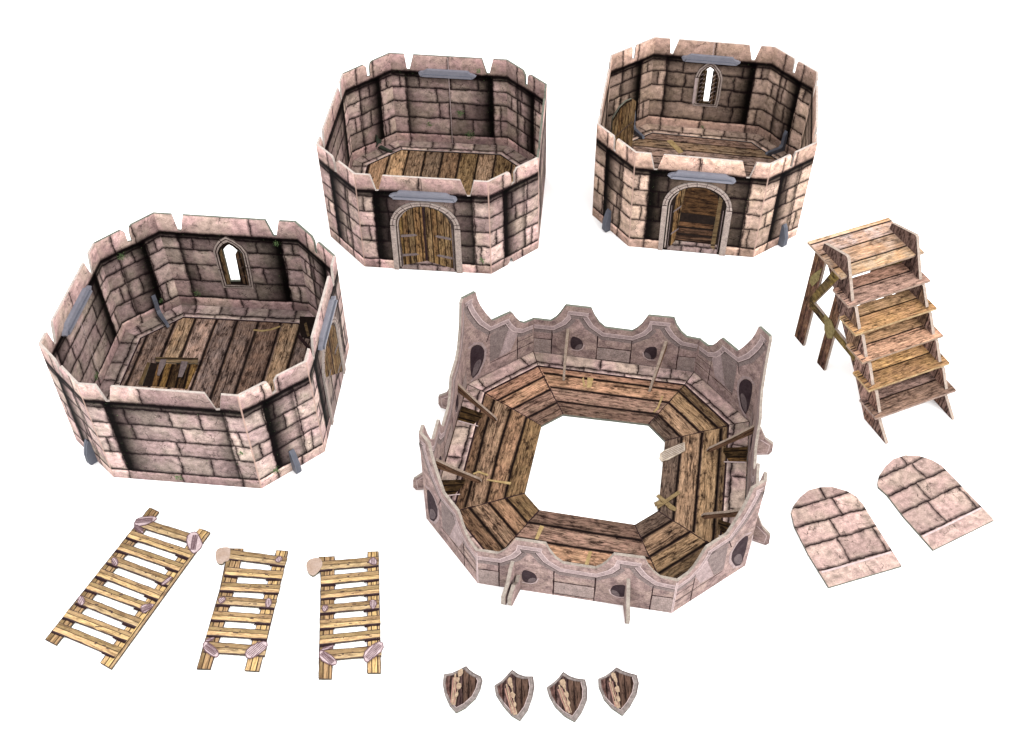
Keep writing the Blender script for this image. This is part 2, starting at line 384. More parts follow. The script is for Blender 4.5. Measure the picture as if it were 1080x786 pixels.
# ------------------------------------------------------------------ mesh helper
class MB:
    def __init__(s, origin=(0, 0)):
        s.v, s.f, s.uv, s.mi, s.mats = [], [], [], [], []
        s.o = origin

    def mat(s, m):
        if m not in s.mats:
            s.mats.append(m)
        return s.mats.index(m)

    def face(s, pts, uvs, m):
        i = len(s.v)
        for p in pts:
            s.v.append(((p[0] - s.o[0]) * CM, (p[1] - s.o[1]) * CM, p[2] * CM))
        s.f.append(tuple(range(i, i + len(pts))))
        s.uv += [tuple(q) for q in uvs]
        s.mi.append(s.mat(m))

    def card(s, outer, holes, f, w0, w1, mf, mb, me, uvf=None, uvb=None, skip=()):
        """outer / holes in panel coordinates; f(u, v, w) gives the point; mf on the w1 side, mb on the w0 side"""
        uvf = uvf or (lambda u, v: (u, v))
        uvb = uvb or uvf
        loops = [list(outer)] + [list(h) for h in holes]
        flat = [p for l in loops for p in l]
        tri = tessellate_polygon([[Vector((p[0], p[1], 0)) for p in l] for l in loops])
        for t in tri:
            a, b, c = [flat[i] for i in t]
            ar = (b[0] - a[0]) * (c[1] - a[1]) - (b[1] - a[1]) * (c[0] - a[0])
            if abs(ar) < 1e-9:
                continue
            if ar < 0:
                b, c = c, b
            P = [a, b, c]
            s.face([f(p[0], p[1], w1) for p in P], [uvf(*p) for p in P], mf)
            P = [c, b, a]
            if mb is not None:
                s.face([f(p[0], p[1], w0) for p in P], [uvb(*p) for p in P], mb)
        for l in loops:
            ln = 0
            for i in range(len(l)):
                a, b = l[i], l[(i + 1) % len(l)]
                d = math.hypot(b[0] - a[0], b[1] - a[1])
                if not (l is loops[0] and i in skip):
                    s.face([f(a[0], a[1], w0), f(b[0], b[1], w0), f(b[0], b[1], w1), f(a[0], a[1], w1)],
                           [(ln, 0), (ln + d, 0), (ln + d, .2), (ln, .2)], me)
                ln += d

    def strip(s, pts, wd, f, w, m, jit=0.0, rnd=None, h=0.0):
        """a printed line: a thin ribbon laid on the card at offset w"""
        P = []
        for i in range(len(pts) - 1):
            a, b = pts[i], pts[i + 1]
            L = math.hypot(b[0] - a[0], b[1] - a[1])
            k = max(1, int(L / .4)) if jit else 1
            for j in range(k):
                P.append((a[0] + (b[0] - a[0]) * j / k, a[1] + (b[1] - a[1]) * j / k))
        P.append(pts[-1])
        L_, R_ = [], []
        for i, p in enumerate(P):
            a = P[max(i - 1, 0)]
            b = P[min(i + 1, len(P) - 1)]
            dx, dy = b[0] - a[0], b[1] - a[1]
            l = math.hypot(dx, dy) or 1
            nx, ny = -dy / l, dx / l
            jj = rnd.uniform(-jit, jit) if jit else 0
            ww = wd * (rnd.uniform(.55, 1.35) if jit else 1) / 2
            L_.append((p[0] + nx * (ww + jj), p[1] + ny * (ww + jj)))
            R_.append((p[0] - nx * (ww - jj), p[1] - ny * (ww - jj)))
        ln = 0
        for i in range(len(P) - 1):
            q = [R_[i], R_[i + 1], L_[i + 1], L_[i]]
            s.face([f(x, y, w) for x, y in q], q, m)

    def build(s, name, parent=None, label=None):
        me = bpy.data.meshes.new(name)
        me.from_pydata(s.v, [], s.f)
        for m in s.mats:
            me.materials.append(m)
        me.polygons.foreach_set('material_index', s.mi)
        ul = me.uv_layers.new(name='UVMap')
        ul.data.foreach_set('uv', [c for q in s.uv for c in q])
        me.update()
        o = bpy.data.objects.new(name, me)
        COL.objects.link(o)
        if parent is not None:
            o.parent = parent
        if label:
            o['label'] = label
        return o


def thing(name, loc, label, cat, group=None, rot=0.0):
    o = bpy.data.objects.new(name, None)
    o.empty_display_size = .02
    o.location = (loc[0] * CM, loc[1] * CM, 0)
    o.rotation_euler = (0, 0, rot)
    COL.objects.link(o)
    o['label'] = label
    o['category'] = cat
    if group:
        o['group'] = group
    return o


def flatf(z0):
    return lambda u, v, w_: (u, v, z0 + w_)


def area2(P):
    return sum(P[i][0] * P[(i + 1) % len(P)][1] - P[(i + 1) % len(P)][0] * P[i][1] for i in range(len(P)))


def inset(P, d):
    """move every side of a convex polygon inwards by d (d < 0: outwards)"""
    n = len(P)
    sg = 1 if area2(P) > 0 else -1
    out = []
    for i in range(n):
        a, b, c = P[i - 1], P[i], P[(i + 1) % n]

        def ln(p, q):
            dx, dy = q[0] - p[0], q[1] - p[1]
            l = math.hypot(dx, dy)
            nx, ny = -dy / l * sg, dx / l * sg
            return (p[0] + nx * d, p[1] + ny * d), (dx / l, dy / l)
        (p1, d1), (p2, d2) = ln(a, b), ln(b, c)
        cr = d1[0] * d2[1] - d1[1] * d2[0]
        if abs(cr) < 1e-6:
            out.append(p2)
            continue
        t = ((p2[0] - p1[0]) * d2[1] - (p2[1] - p1[1]) * d2[0]) / cr
        out.append((p1[0] + d1[0] * t, p1[1] + d1[1] * t))
    return out


def smooth(P, n=2):
    """round the corners of a closed outline"""
    for _ in range(n):
        Q = []
        for i in range(len(P)):
            a, b = P[i], P[(i + 1) % len(P)]
            Q += [(a[0] * .75 + b[0] * .25, a[1] * .75 + b[1] * .25), (a[0] * .25 + b[0] * .75, a[1] * .25 + b[1] * .75)]
        P = Q
    return P


def dist(a, b):
    return math.hypot(a[0] - b[0], a[1] - b[1])


# ------------------------------------------------------------------ shared materials
M_EDGE = plain('cut_card_edge', (.36, .31, .27), (.24, .20, .17), 3.0, .25)
M_EDGE_D = plain('cut_card_edge_dark', (.16, .16, .13), (.10, .11, .09), 3.0, .25)
M_EDGE_L = plain('cut_card_edge_light', (.50, .44, .40), (.38, .32, .29), 3.0, .2)
M_CLIP = plain('blue_grey_plastic', (.225, .225, .265), (.190, .190, .230), 1.0, .06, .5, .2, False)
M_CLIP_D = plain('blue_grey_plastic_groove', (.125, .128, .155), (.105, .108, .135), 1.0, .06, .5, .1, False)
M_CLIP2 = plain('dark_blue_grey_plastic', (.120, .128, .158), (.095, .102, .128), 1.0, .06, .5, .2, False)
M_GREEN = plain('dark_green_plastic', (.030, .045, .030), (.022, .032, .024), 1.0, .1, .35, .5, False)
M_INK = plain('printed_ink_line', (.020, .010, .012), (.030, .016, .016), 3.0, .3)
M_INKS = plain('printed_soft_line', (.070, .045, .045), (.050, .032, .034), 3.0, .3)
M_PALE = plain('printed_pale_line', (.60, .47, .46), (.46, .36, .35), 3.0, .2)
M_FRAME = plain('printed_frame_stone', (.44, .36, .32), (.29, .23, .205), 2.4, .35)
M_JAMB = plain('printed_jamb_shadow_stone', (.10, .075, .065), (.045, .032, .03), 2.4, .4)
M_ROPE = plain('printed_rope', (.56, .445, .455), (.42, .32, .33), 2.0, .25)
M_ROPE_D = plain('printed_rope_lines', (.17, .105, .115), (.12, .07, .08), 3.0, .25)
M_TIE = plain('printed_straw_tie', (.42, .31, .15), (.30, .20, .09), 3.0, .3)
M_METAL = plain('printed_iron_strap', (.20, .155, .15), (.12, .09, .09), 4.0, .3)
M_DARK = plain('printed_dark_opening', (.012, .008, .007), (.020, .013, .010), 2.0, .3)

BROWN = ((.325, .235, .175), (.145, .095, .072), (.320, .215, .165))
GOLDW = ((.420, .275, .095), (.200, .115, .035), (.330, .210, .080))
PINKW = ((.300, .190, .150), (.165, .100, .080), (.260, .170, .140))
TANW = ((.385, .300, .180), (.230, .165, .098), (.330, .248, .150))
GREYW = ((.370, .295, .250), (.150, .110, .095), (.330, .240, .190))
OCHRE = ((.290, .215, .115), (.105, .070, .040), (.200, .138, .080))

# ------------------------------------------------------------------ tabletop
mb = MB()
n_ = NT('white_tabletop')
M_WHITE = n_.done((.90, .90, .90, 1), .9, .1)
mb.face([(-600, -500, 0), (600, -500, 0), (600, 800, 0), (-600, 800, 0)], [(0, 0), (1, 0), (1, 1), (0, 1)], M_WHITE)
gnd = mb.build('tabletop')
gnd['kind'] = 'structure'

# ------------------------------------------------------------------ towers
H = 10.69
WL, WD = 11.85, 5.66
ROWS_O = [1.05, 3.25, 4.95, 6.65, 8.4, 9.0]
ROWS_I = [1.50, 3.46, 5.33, 6.98, 8.3, 8.75]


def J(*rows):
    return [list(r) for r in rows]


def tower_mats(k, pal):
    T = {}
    r = random.Random(k * 7 + 1)

    def jit(rows):
        return [[min(.985, max(.015, x + (r.uniform(-.02, .02) if .15 < x < .85 else 0))) for x in q] for q in rows]
    b = [.12, .49, .885]
    lo1 = J(b, [.12, .48, .72, .885], [.055, .12, .51, .9], [.12, .27, .59, .885, .945], [.12, .22, .54, .71, .885], b, [.38])
    lo2 = J([.12, .885], [.12, .25, .885, .93], [.075, .12, .24, .885], [.12, .225, .885], [.05, .12, .245, .72, .885], [.12, .885], [.5])
    lo3 = J([.12, .5, .885], [.12, .38, .66, .885], [.12, .3, .885, .94], [.06, .12, .52, .885], [.12, .34, .68, .885], [.12, .885], [.5])
    li1 = J([.12, .5, .88], [.12, .36, .62, .88, .95], [.12, .2, .72, .88], [.12, .42, .885], [.12, .24, .70, .88, .955], [.12, .88], [.68])
    li2 = J([.12, .505, .88], [.12, .5, .70, .88, .94], [.12, .39, .5, .60, .88, .94], [.12, .39, .5, .88], [.07, .12, .25, .5, .74, .88, .925], [.12, .88], [.5])
    li3 = J([.12, .47, .88], [.12, .48, .74, .88, .95], [.12, .30, .68, .88], [.055, .12, .3, .72, .88], [.12, .27, .76, .88, .935], [.12, .88], [.5])
    do1 = J([.28, .66], [.28, .74, .86], [.12, .28, .74], [.28, .52, .74], [.28, .44, .74], [.28, .74], [.32, .56])
    do2 = J([.3, .7], [.28, .55, .74], [.12, .28, .62, .74], [.28, .74], [.28, .66, .74], [.28, .74], [.3, .8])
    di1 = J([.3, .72], [.27, .74, .86], [.14, .27, .5, .74], [.27, .74], [.27, .5, .74, .88], [.27, .74], [.27, .62])
    di2 = J([.28, .74], [.27, .55, .74], [.27, .48, .74], [.12, .27, .36, .74], [.27, .4, .74, .86], [.27, .74], [.3, .74])
    ivo = {1: [(.93, 4.2, .5), (.45, .6, .6)], 2: [(.93, 1.6, .6)], 3: [(.6, .9, .4)]}[k]
    ivi = {1: [(.15, 1.9, .6), (.84, 8.2, .5)], 2: [(.30, 2.6, .6), (.58, 4.2, .7), (.66, 1.6, .9), (.76, 9.3, .5)], 3: [(.5, .7, .4)]}[k]
    a = dict(base=1.05, cope=9.0, pal=pal)
    c = dict(base=1.5, cope=8.75, pal=pal)
    fr = {1: lo1, 2: lo2, 3: lo2}[k]
    bk = {1: li1, 2: li2, 3: li3}[k]
    nm = 'printed_masonry'
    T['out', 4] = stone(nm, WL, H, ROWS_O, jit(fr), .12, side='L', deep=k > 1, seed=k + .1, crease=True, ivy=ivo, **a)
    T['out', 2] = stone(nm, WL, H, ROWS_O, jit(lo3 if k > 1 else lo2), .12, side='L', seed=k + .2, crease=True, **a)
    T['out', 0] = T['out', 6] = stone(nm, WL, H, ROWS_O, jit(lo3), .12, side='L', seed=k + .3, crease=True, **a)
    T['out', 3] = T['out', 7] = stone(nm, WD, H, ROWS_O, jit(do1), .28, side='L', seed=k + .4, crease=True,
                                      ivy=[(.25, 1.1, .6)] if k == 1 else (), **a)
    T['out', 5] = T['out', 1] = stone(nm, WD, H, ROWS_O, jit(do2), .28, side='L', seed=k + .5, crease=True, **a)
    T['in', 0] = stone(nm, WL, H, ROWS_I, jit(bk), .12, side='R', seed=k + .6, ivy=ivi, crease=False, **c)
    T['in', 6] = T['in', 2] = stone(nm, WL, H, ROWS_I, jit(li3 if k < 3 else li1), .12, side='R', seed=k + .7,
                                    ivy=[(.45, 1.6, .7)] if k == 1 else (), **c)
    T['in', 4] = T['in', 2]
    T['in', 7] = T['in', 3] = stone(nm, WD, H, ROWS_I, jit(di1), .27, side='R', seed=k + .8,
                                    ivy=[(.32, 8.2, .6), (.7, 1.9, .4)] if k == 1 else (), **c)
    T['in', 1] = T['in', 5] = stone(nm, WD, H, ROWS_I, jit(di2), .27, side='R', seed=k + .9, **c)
    lj = J([.13, .33, .52, .70, .90], [.06, .30, .50, .68, .9])
    dj = J([.2, .55, .8], [.35, .7])
    T['ledge_long'] = stone('printed_ledge', WL, 1.55, [1.08], lj, seed=k + 1.1, pal=pal, bright=1.25, lip=1.08)
    T['ledge_diag'] = stone('printed_ledge', WD, 1.55, [1.08], dj, seed=k + 1.2, pal=pal, bright=1.25, lip=1.08)
    return T


def long_outline(W):
    f = lambda a, b: (a * W, b)
    return [f(0, 0), f(1, 0), f(1, H), f(.887, H), f(.852, 9.02), f(.828, 9.05), f(.79, H), f(.205, H), f(.160, 9.0),
            f(.135, 9.03), f(.102, H), f(0, H)]


def diag_outline(W, narrow, bnotch=False):
    f = lambda a, b: (a * W, b)
    q = ([f(.575, H), f(.553, H - .3), f(.547, 9.25), f(.49, 9.2), f(.485, H - .35), f(.465, H)] if narrow else
         [f(.615, H), f(.575, H - .15), f(.553, H - .6), f(.548, 9.15), f(.485, 9.3), f(.485, H - .4), f(.43, H)])
    bt = [f(.54, 0), f(.56, .55), f(.60, .75), f(.62, .2), f(.66, 0)] if bnotch else []
    return [f(0, 0)] + bt + [f(1, 0), f(1, H)] + q + [f(0, H)]


def arc(cx, cy, a, b, t0, t1, n):
    return [(cx + a * math.cos(math.radians(t0 + (t1 - t0) * i / n)), cy + b * math.sin(math.radians(t0 + (t1 - t0) * i / n)))
            for i in range(n + 1)]


M_LEAF_A = wood('printed_ochre_boards', [.45, .95, 1.5, 2.1], 2.6, OCHRE, seed=3.1, axis='V', gap=.04)
M_LEAF_B = wood('printed_ochre_boards', [.4, .9, 1.4, 2.0, 2.5], 3.0, OCHRE, seed=4.7, axis='V', gap=.04)
M_STEPS = wood('printed_step_boards', [.6, 1.3, 2.1, 2.9, 3.7], 8.0, ((.115, .075, .050), (.040, .024, .017), (.13, .08, .05)),
               seed=2.2, axis='U', gap=.07)
M_TRAPF = wood('printed_dark_frame', [1.1], 12, ((.23, .17, .09), (.11, .08, .05), (.24, .17, .09)), seed=4.9, axis='U', contrast=.5)
M_BACKSTONE = stone('printed_stair_masonry', 5.0, 8.0, [5.2, 5.65, 6.1, 6.55, 7.0, 7.4], [[.2, .5, .8], [.1, .4, .7], [.25, .55, .85],
                    [.1, .45, .75], [.2, .6], [.3, .7], [.5]], seed=8.8, pal=0, bright=.20)
M_SILL = stone('printed_threshold', 5.6, 1.3, [.72], [[.3, .62], [.25, .55, .9]], seed=9.4, pal=0, bright=.62)


def build_door(root, org, f, xc, kind, stepped=False):
    """f(x, v, w): x left to right seen from outside, w outwards"""
    F = lambda x, v, w_: f(xc + x, v, w_)
    outl = [(-3.12, -.05), (-2.72, -.05)]
    inner = [(-2.68, 5.3)] + arc(0, 5.3, 2.68, 2.42, 180, 0, 18)[1:-1] + [(2.62, 5.3)]
    outer = [(-3.12, -.05), (-2.70, -.05)] + inner + [(2.62, -.12), (3.16, -.12), (3.16, 5.35)] + \
        arc(0, 5.3, 3.12, 2.86, 0, 180, 20)[1:]
    m = MB(org)
    m.card(outer, [], F, .0, .16, M_FRAME, None, M_EDGE_L)
    rr = random.Random(5)
    for a in range(10, 180, 17):
        c_, s_ = math.cos(math.radians(a)), math.sin(math.radians(a))
        m.strip([(2.68 * c_, 5.3 + 2.42 * s_), (3.12 * c_, 5.3 + 2.86 * s_)], .06, F, .168, M_INKS)
    m.strip([(3.12 * .93 * math.cos(math.radians(a)), 5.3 + 2.86 * .93 * math.sin(math.radians(a))) for a in range(0, 181, 9)],
            .05, F, .166, M_INKS)
    for x0, x1 in ((-3.12, -2.7), (2.66, 3.16)):
        m.strip([(x0, 5.3), (x1, 5.3)], .09, F, .169, M_INK)
    m.build('door_frame', root)
    # reveal behind the leaves
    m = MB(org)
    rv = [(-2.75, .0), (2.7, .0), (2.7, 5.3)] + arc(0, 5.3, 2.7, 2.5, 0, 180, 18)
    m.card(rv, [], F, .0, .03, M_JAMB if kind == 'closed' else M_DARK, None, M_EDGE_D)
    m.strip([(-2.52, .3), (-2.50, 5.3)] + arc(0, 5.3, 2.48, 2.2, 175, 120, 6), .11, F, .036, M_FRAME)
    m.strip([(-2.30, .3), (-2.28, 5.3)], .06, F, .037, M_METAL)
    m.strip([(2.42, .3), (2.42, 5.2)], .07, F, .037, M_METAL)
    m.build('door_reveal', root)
    m = MB(org)
    if kind == 'closed':
        th = [(-2.5, .05), (2.55, .05), (2.3, .5), (-.15, 1.25), (-2.3, .55)]
        if kind == 'closed' and stepped:
            th = [(-2.55, .05), (2.4, .05), (2.35, .6), (-2.55, 5.2)]
    else:
        th = [(-2.3, .05), (2.4, .05), (2.3, 1.15), (-2.0, 1.25)]
    m.card(th, [], F, .03, .10 if stepped else .05, M_SILL, None, M_EDGE_D, uvf=lambda u, v: (u + 2.6, v * (.4 if stepped else 1)))
    m.build('threshold', root)
    if kind == 'closed':
        L_ = [(-2.25, .55), (-.12, 1.2), (-.12, 7.62)] + arc(0, 5.3, 2.35, 2.3, 96, 176, 10)
        R_ = [(-.02, 1.2), (2.35, .45), (2.35, 5.3)] + arc(0, 5.3, 2.35, 2.3, 5, 88, 10)
        for P, mt, sg in ((L_, M_LEAF_A, -1), (R_, M_LEAF_B, 1)):
            m = MB(org)
            m.card(P, [], F, .03, .075, mt, None, M_EDGE_D, uvf=(lambda u, v: (u + 2.5, v)) if sg < 0 else (lambda u, v: (u + .3, v)))
            m.strip([(P[1][0] if sg < 0 else P[0][0], 1.25), (P[1][0] if sg < 0 else P[0][0], 7.5)], .1, F, .081, M_INK)
            lf = m.build('door', root)
            for vv in (4.05, 1.75):
                h = MB(org)
                if sg < 0:
                    h.card([(-2.25, vv - .12), (-1.0, vv + .1), (-.75, vv + .22), (-1.0, vv + .36), (-2.25, vv + .16)], [], F, .075, .10,
                           M_METAL, None, M_EDGE_D)
                else:
                    h.card([(2.3, vv - .16), (2.3, vv + .12), (1.1, vv + .36), (.85, vv + .24), (1.1, vv + .08)], [], F, .075, .10,
                           M_METAL, None, M_EDGE_D)
                h.build('hinge', lf)
    else:
        m = MB(org)
        m.card([(-1.55, 5.15), (2.15, 5.0), (2.2, 5.6), (1.6, 6.9), (.6, 7.55), (-.8, 7.5), (-1.5, 7.0)], [], F, .03, .05,
               M_STEPS, None, M_EDGE_D, uvf=lambda u, v: (u + 2.5, v))
        m.build('passage_wall', root)
        m = MB(org)
        for y0, y1, xl in ((3.05, 3.55, -1.5), (2.25, 2.85, -1.6), (1.62, 1.95, -1.8), (1.28, 1.55, -1.9)):
            m.card([(xl, y0), (1.75, y0 - .12), (1.75, y1 - .10), (xl + .1, y1)], [], F, .03, .055, M_STEPS, None, M_DARK,
                   uvf=lambda u, v: (u + 3, v * 1.0))
        m.card([(-1.45, 4.62), (2.0, 4.48), (2.0, 5.0), (-1.45, 5.16)], [], F, .03, .058, M_STEPS, None, M_DARK,
               uvf=lambda u, v: (u + 3, v))
        m.build('step', root)
        m = MB(org)
        m.card([(-2.15, .35), (-1.62, 1.2), (-1.22, 7.35), (-1.72, 7.0), (-1.95, 6.2)], [], F, .03, .075, M_LEAF_A, None, M_EDGE_D,
               uvf=lambda u, v: (u + 2.5, v))
        lf = m.build('door', root, 'ochre board door swung open into the doorway')
        for vv in (4.5, 1.9):
            h = MB(org)
            h.card([(-2.1, vv), (-1.45, vv + .7), (-1.4, vv + .95), (-2.05, vv + .25)], [], F, .075, .10, M_METAL, None, M_EDGE_D)
            h.build('hinge', lf)
        m = MB(org)
        m.card([(1.72, .9), (2.12, .45), (2.2, 6.4), (1.85, 6.8)], [], F, .03, .07, M_TRAPF, None, M_EDGE_D,
               uvf=lambda u, v: (u - .3, v))
        m.build('door_post', root)


def long_clip(root, org, fin, W, both=True, out=.1):
    """blue-grey bar clip near the top of a panel; fin(u, v, w): w > 0 inwards"""
    P = [(.238, 8.78), (.252, 8.50), (.715, 8.50), (.742, 8.78), (.722, 8.92), (.690, 9.02), (.670, 9.26), (.315, 9.26), (.285, 9.02), (.25, 8.95)]
    P = [(a * W, b) for a, b in P]
    m = MB(org)
    for sg in (1, -1):
        f = lambda u, v, w_: fin(u, v, sg * w_)
        t = .42 if sg > 0 else .42
        Q = P if sg > 0 else P
        m.card(Q, [], f, .10, t, M_CLIP, None, M_CLIP)
        m.card([(.262 * W, 8.56), (.712 * W, 8.56), (.70 * W, 8.80), (.275 * W, 8.80)], [], f, t, t + .16, M_CLIP, None, M_CLIP_D)
    m.build('clip', root)


def small_clip(root, org, fin, u0, mat=None):
    mt = mat or M_CLIP2
    pr_in = [(.1, 2.75), (.1, .55), (2.0, .55), (2.35, .75), (2.2, .98), (.62, 1.0), (.42, 1.3), (.38, 2.45), (.22, 2.95)]
    pr_out = [(-.1, .02), (-.1, 2.35), (-.25, 2.55), (-.48, 2.2), (-.78, 1.2), (-.82, .3), (-.66, .02)]
    m = MB(org)
    for P in (pr_in, pr_out):
        f = lambda a, b, c_: fin(u0 + c_, b, a)
        m.card(P, [], f, -.20, .20, mt, mt, mt)
        if P is pr_out:
            # the groove down the middle of the clip's outer edge
            for c0 in (-.06,):
                ln = [(-.27, 2.56), (-.505, 2.21), (-.80, 1.2), (-.845, .3)]
                for i in range(3):
                    a, b = ln[i], ln[i + 1]
                    m.face([fin(u0 - .07, a[1], a[0] - .01), fin(u0 + .07, a[1], a[0] - .01), fin(u0 + .07, b[1], b[0] - .01),
                            fin(u0 - .07, b[1], b[0] - .01)], [(0, 0)] * 4, M_CLIP_D)
        else:
            ln = [(.39, 2.45), (.43, 1.3), (.63, 1.015), (2.2, .995)]
            for i in range(3):
                a, b = ln[i], ln[i + 1]
                m.face([fin(u0 - .07, a[1], a[0] + .012), fin(u0 + .07, a[1], a[0] + .012), fin(u0 + .07, b[1] + .012, b[0] + .0),
                        fin(u0 - .07, b[1] + .012, b[0] + .0)], [(0, 0)] * 4, M_CLIP_D)
    m.build('clip', root)


def build_tower(k, label, pal):
    T = D['TOWER'][str(k)]
    bot = [tuple(p) for p in T['bot']]
    top = [tuple(p) for p in T['top']]
    org = (sum(p[0] for p in bot) / 8, sum(p[1] for p in bot) / 8)
    root = thing('toy_tower', org, label, 'toy tower', 'card tower storeys')
    mats = tower_mats(k, pal)
    t2 = .10
    rings = {s: (inset(bot, s * t2), inset(top, s * t2)) for s in (-1, 1)}

    def panel(i):
        j = (i + 1) % 8
        W = .5 * (dist(bot[i], bot[j]) + dist(top[i], top[j]))

        def f(u, v, w_):      # w > 0 inwards, in cm
            a = u / W
            q = v / H
            out = []
            for s in (-1, 1):
                bo, to = rings[s]
                x = (bo[i][0] * (1 - a) + bo[j][0] * a) * (1 - q) + (to[i][0] * (1 - a) + to[j][0] * a) * q
                y = (bo[i][1] * (1 - a) + bo[j][1] * a) * (1 - q) + (to[i][1] * (1 - a) + to[j][1] * a) * q
                out.append((x, y))
            r = (w_ / t2 + 1) / 2
            return (out[0][0] * (1 - r) + out[1][0] * r, out[0][1] * (1 - r) + out[1][1] * r, v + .02)
        return f, W

    for i in range(8):
        f, W = panel(i)
        lg = i % 2 == 0
        S_ = (WL if lg else WD) / W
        outl = long_outline(W) if lg else diag_outline(W, k == 3, k == 2 and i == 3)
        if i == 0:
            outl = [((.165 if abs(a / W - .160) < .001 else .142 if abs(a / W - .135) < .001 else .128 if abs(a / W - .102) < .001 else a / W) * W, b)
                    for a, b in outl]
        holes = []
        if i == 0 and k == 1:
            holes = [[(a * W, b) for a, b in ((.437, 3.62), (.437, 7.18), (.470, 7.65), (.494, 7.84), (.520, 7.6), (.545, 7.2), (.521, 6.75), (.514, 3.70))]]
        if i == 0 and k == 3:
            holes = [[(a * W, b) for a, b in ((.474, 3.85), (.474, 7.45), (.452, 7.5), (.494, 7.92), (.541, 7.5), (.521, 7.45), (.521, 3.85))]]
        m = MB(org)
        ee = M_EDGE_L if k == 3 or i in (3, 4, 5, 6) or (i == 2 and k == 1) else M_EDGE_D
        no = len(outl)
        ri = outl.index((W, 0)) if (W, 0) in outl else 1
        m.card(outl, holes, f, -t2, t2, mats['in', i], mats['out', i], ee,
               uvf=lambda u, v: (u * S_, v), uvb=lambda u, v: ((W - u) * S_, v), skip=(ri, no - 1))
        if i == 0 and k > 1 or (i == 6 and k == 1):
            m.strip([(.5 * W, 10.6 if k == 2 else (8.3 if k == 1 else 8.4)), (.5 * W, .1)] if k != 3 else [(.5 * W, 10.6), (.5 * W, 8.2)],
                    .06, f, t2 + .012, M_PALE)
        if i == 4:
            g = lambda u, v, w_: f(W - u, v, -w_)
            if k > 1:
                m.strip([(.5 * W, 10.6), (.5 * W, 9.35)], .05, g, t2 + .012, M_INKS)
        m.build('wall', root)
        if i == 0 and k == 1:
            window_arch(root, org, f, W)
        if i == 0 and k == 3:
            window_slit(root, org, f, W)
        if (i == 4 and k > 1) or (i == 2 and k == 1):
            g = (lambda f, W: lambda x, v, w_: f(W - x, v, -(w_ + t2)))(f, W)
            build_door(root, org, g, .505 * W, 'open' if k == 3 else 'closed', k == 1)
        if (k == 1 and i in (2, 6)) or (k > 1 and i in (0, 4)):
            long_clip(root, org, f, W)
        if k == 1 and i in (3, 5, 7) or k == 3 and i in (1, 3, 5, 7):
            u0 = {1: {3: .48, 5: .45, 7: .60}, 3: {1: .66, 3: .40, 5: .53, 7: .62}}[k][i]
            small_clip(root, org, f, u0 * W)
        if k == 2 and i == 7:
            m = MB(org)
            g = lambda a, b, c_: f(.60 * W + a, b, c_)
            m.card([(-.35, 2.4), (-.1, 1.75), (.25, 1.5), (.1, 1.1), (-.15, 1.3), (-.5, .9), (-.35, 1.4), (-.5, 1.7)], [], g, .1, .3, M_GREEN, M_GREEN, M_GREEN)
            g2 = lambda a, b, c_: f(.60 * W + a, .62 + c_, b)
            m.card([(-.25, .2), (.2, .15), (.55, 1.2), (.9, 1.6), (.6, 1.75), (.2, 1.3)], [], g2, 0, .2, M_GREEN, M_GREEN, M_GREEN)
            m.build('clip', root, 'dark green plastic clip')
    # floor and its printed stone ledge
    o1 = inset(bot, .14)
    ang = math.atan2(bot[1][1] - bot[0][1], bot[1][0] - bot[0][0])
    ca, sa = math.cos(ang), math.sin(ang)

    def luv(x, y):
        dx, dy = x - org[0], y - org[1]
        return (dx * ca + dy * sa + 10, -dx * sa + dy * ca + 10)
    if k == 3:
        fm = wood('printed_floor_boards', [1.7, 3.5, 5.4, 7.2, 9.1, 11, 12.9, 14.1, 15.6, 17.0], 20, GREYW, seed=11.2, axis='U', gap=.06)
    elif k == 2:
        fm = wood('printed_floor_boards', [1.9, 3.7, 5.6, 7.4, 9.2, 11, 12.9, 14.7, 16.5, 18.3], 20, ((.420, .320, .225), (.200, .140, .095), (.37, .265, .18)), seed=5.2, axis='V', gap=.10)
    else:
        fm = wood('printed_floor_boards', [2.2, 4.2, 5.9, 7.8, 9.7, 11.6, 13.6, 15.4, 17.2, 18.6], 20, GREYW, seed=1.3, axis='V', gap=.12)
    m = MB(org)
    oo = o1[::-1]
    m.card(oo, [], flatf(.3), 0, .2, fm, fm, M_EDGE_L, uvf=luv)
    fl = m.build('floor', root)
    i1 = inset(bot, 1.7)
    i2 = inset(bot, 1.84)
    lw_ = inset(bot, .2)
    m = MB(org)
    for i in range(8):
        j = (i + 1) % 8
        a, b, c_, d_ = lw_[i], lw_[j], i1[j], i1[i]
        W = dist(bot[i], bot[j])
        e = ((b[0] - a[0]) / dist(a, b), (b[1] - a[1]) / dist(a, b))
        mt = mats['ledge_long'] if i % 2 == 0 else mats['ledge_diag']

        def uvq(p):
            dx, dy = p[0] - a[0], p[1] - a[1]
            return (dx * e[0] + dy * e[1] + .1, abs(-dx * e[1] + dy * e[0]) + .02)
        z = .58
        P = [d_, c_, b, a]
        m.face([(p[0], p[1], z) for p in P], [uvq(p) for p in P], mt)
        m.face([(d_[0], d_[1], .505), (c_[0], c_[1], .505), (c_[0], c_[1], z), (d_[0], d_[1], z)], [(0, 0), (1, 0), (1, .1), (0, .1)],
               M_EDGE_L if k > 1 else M_PALE)
        mt2 = M_INK
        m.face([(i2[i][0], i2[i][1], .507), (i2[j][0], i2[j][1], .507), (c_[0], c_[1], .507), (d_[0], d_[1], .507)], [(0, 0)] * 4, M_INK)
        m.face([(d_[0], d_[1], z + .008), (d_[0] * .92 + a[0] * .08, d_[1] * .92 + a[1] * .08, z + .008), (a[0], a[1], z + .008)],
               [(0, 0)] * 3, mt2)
    m.build('ledge', root)
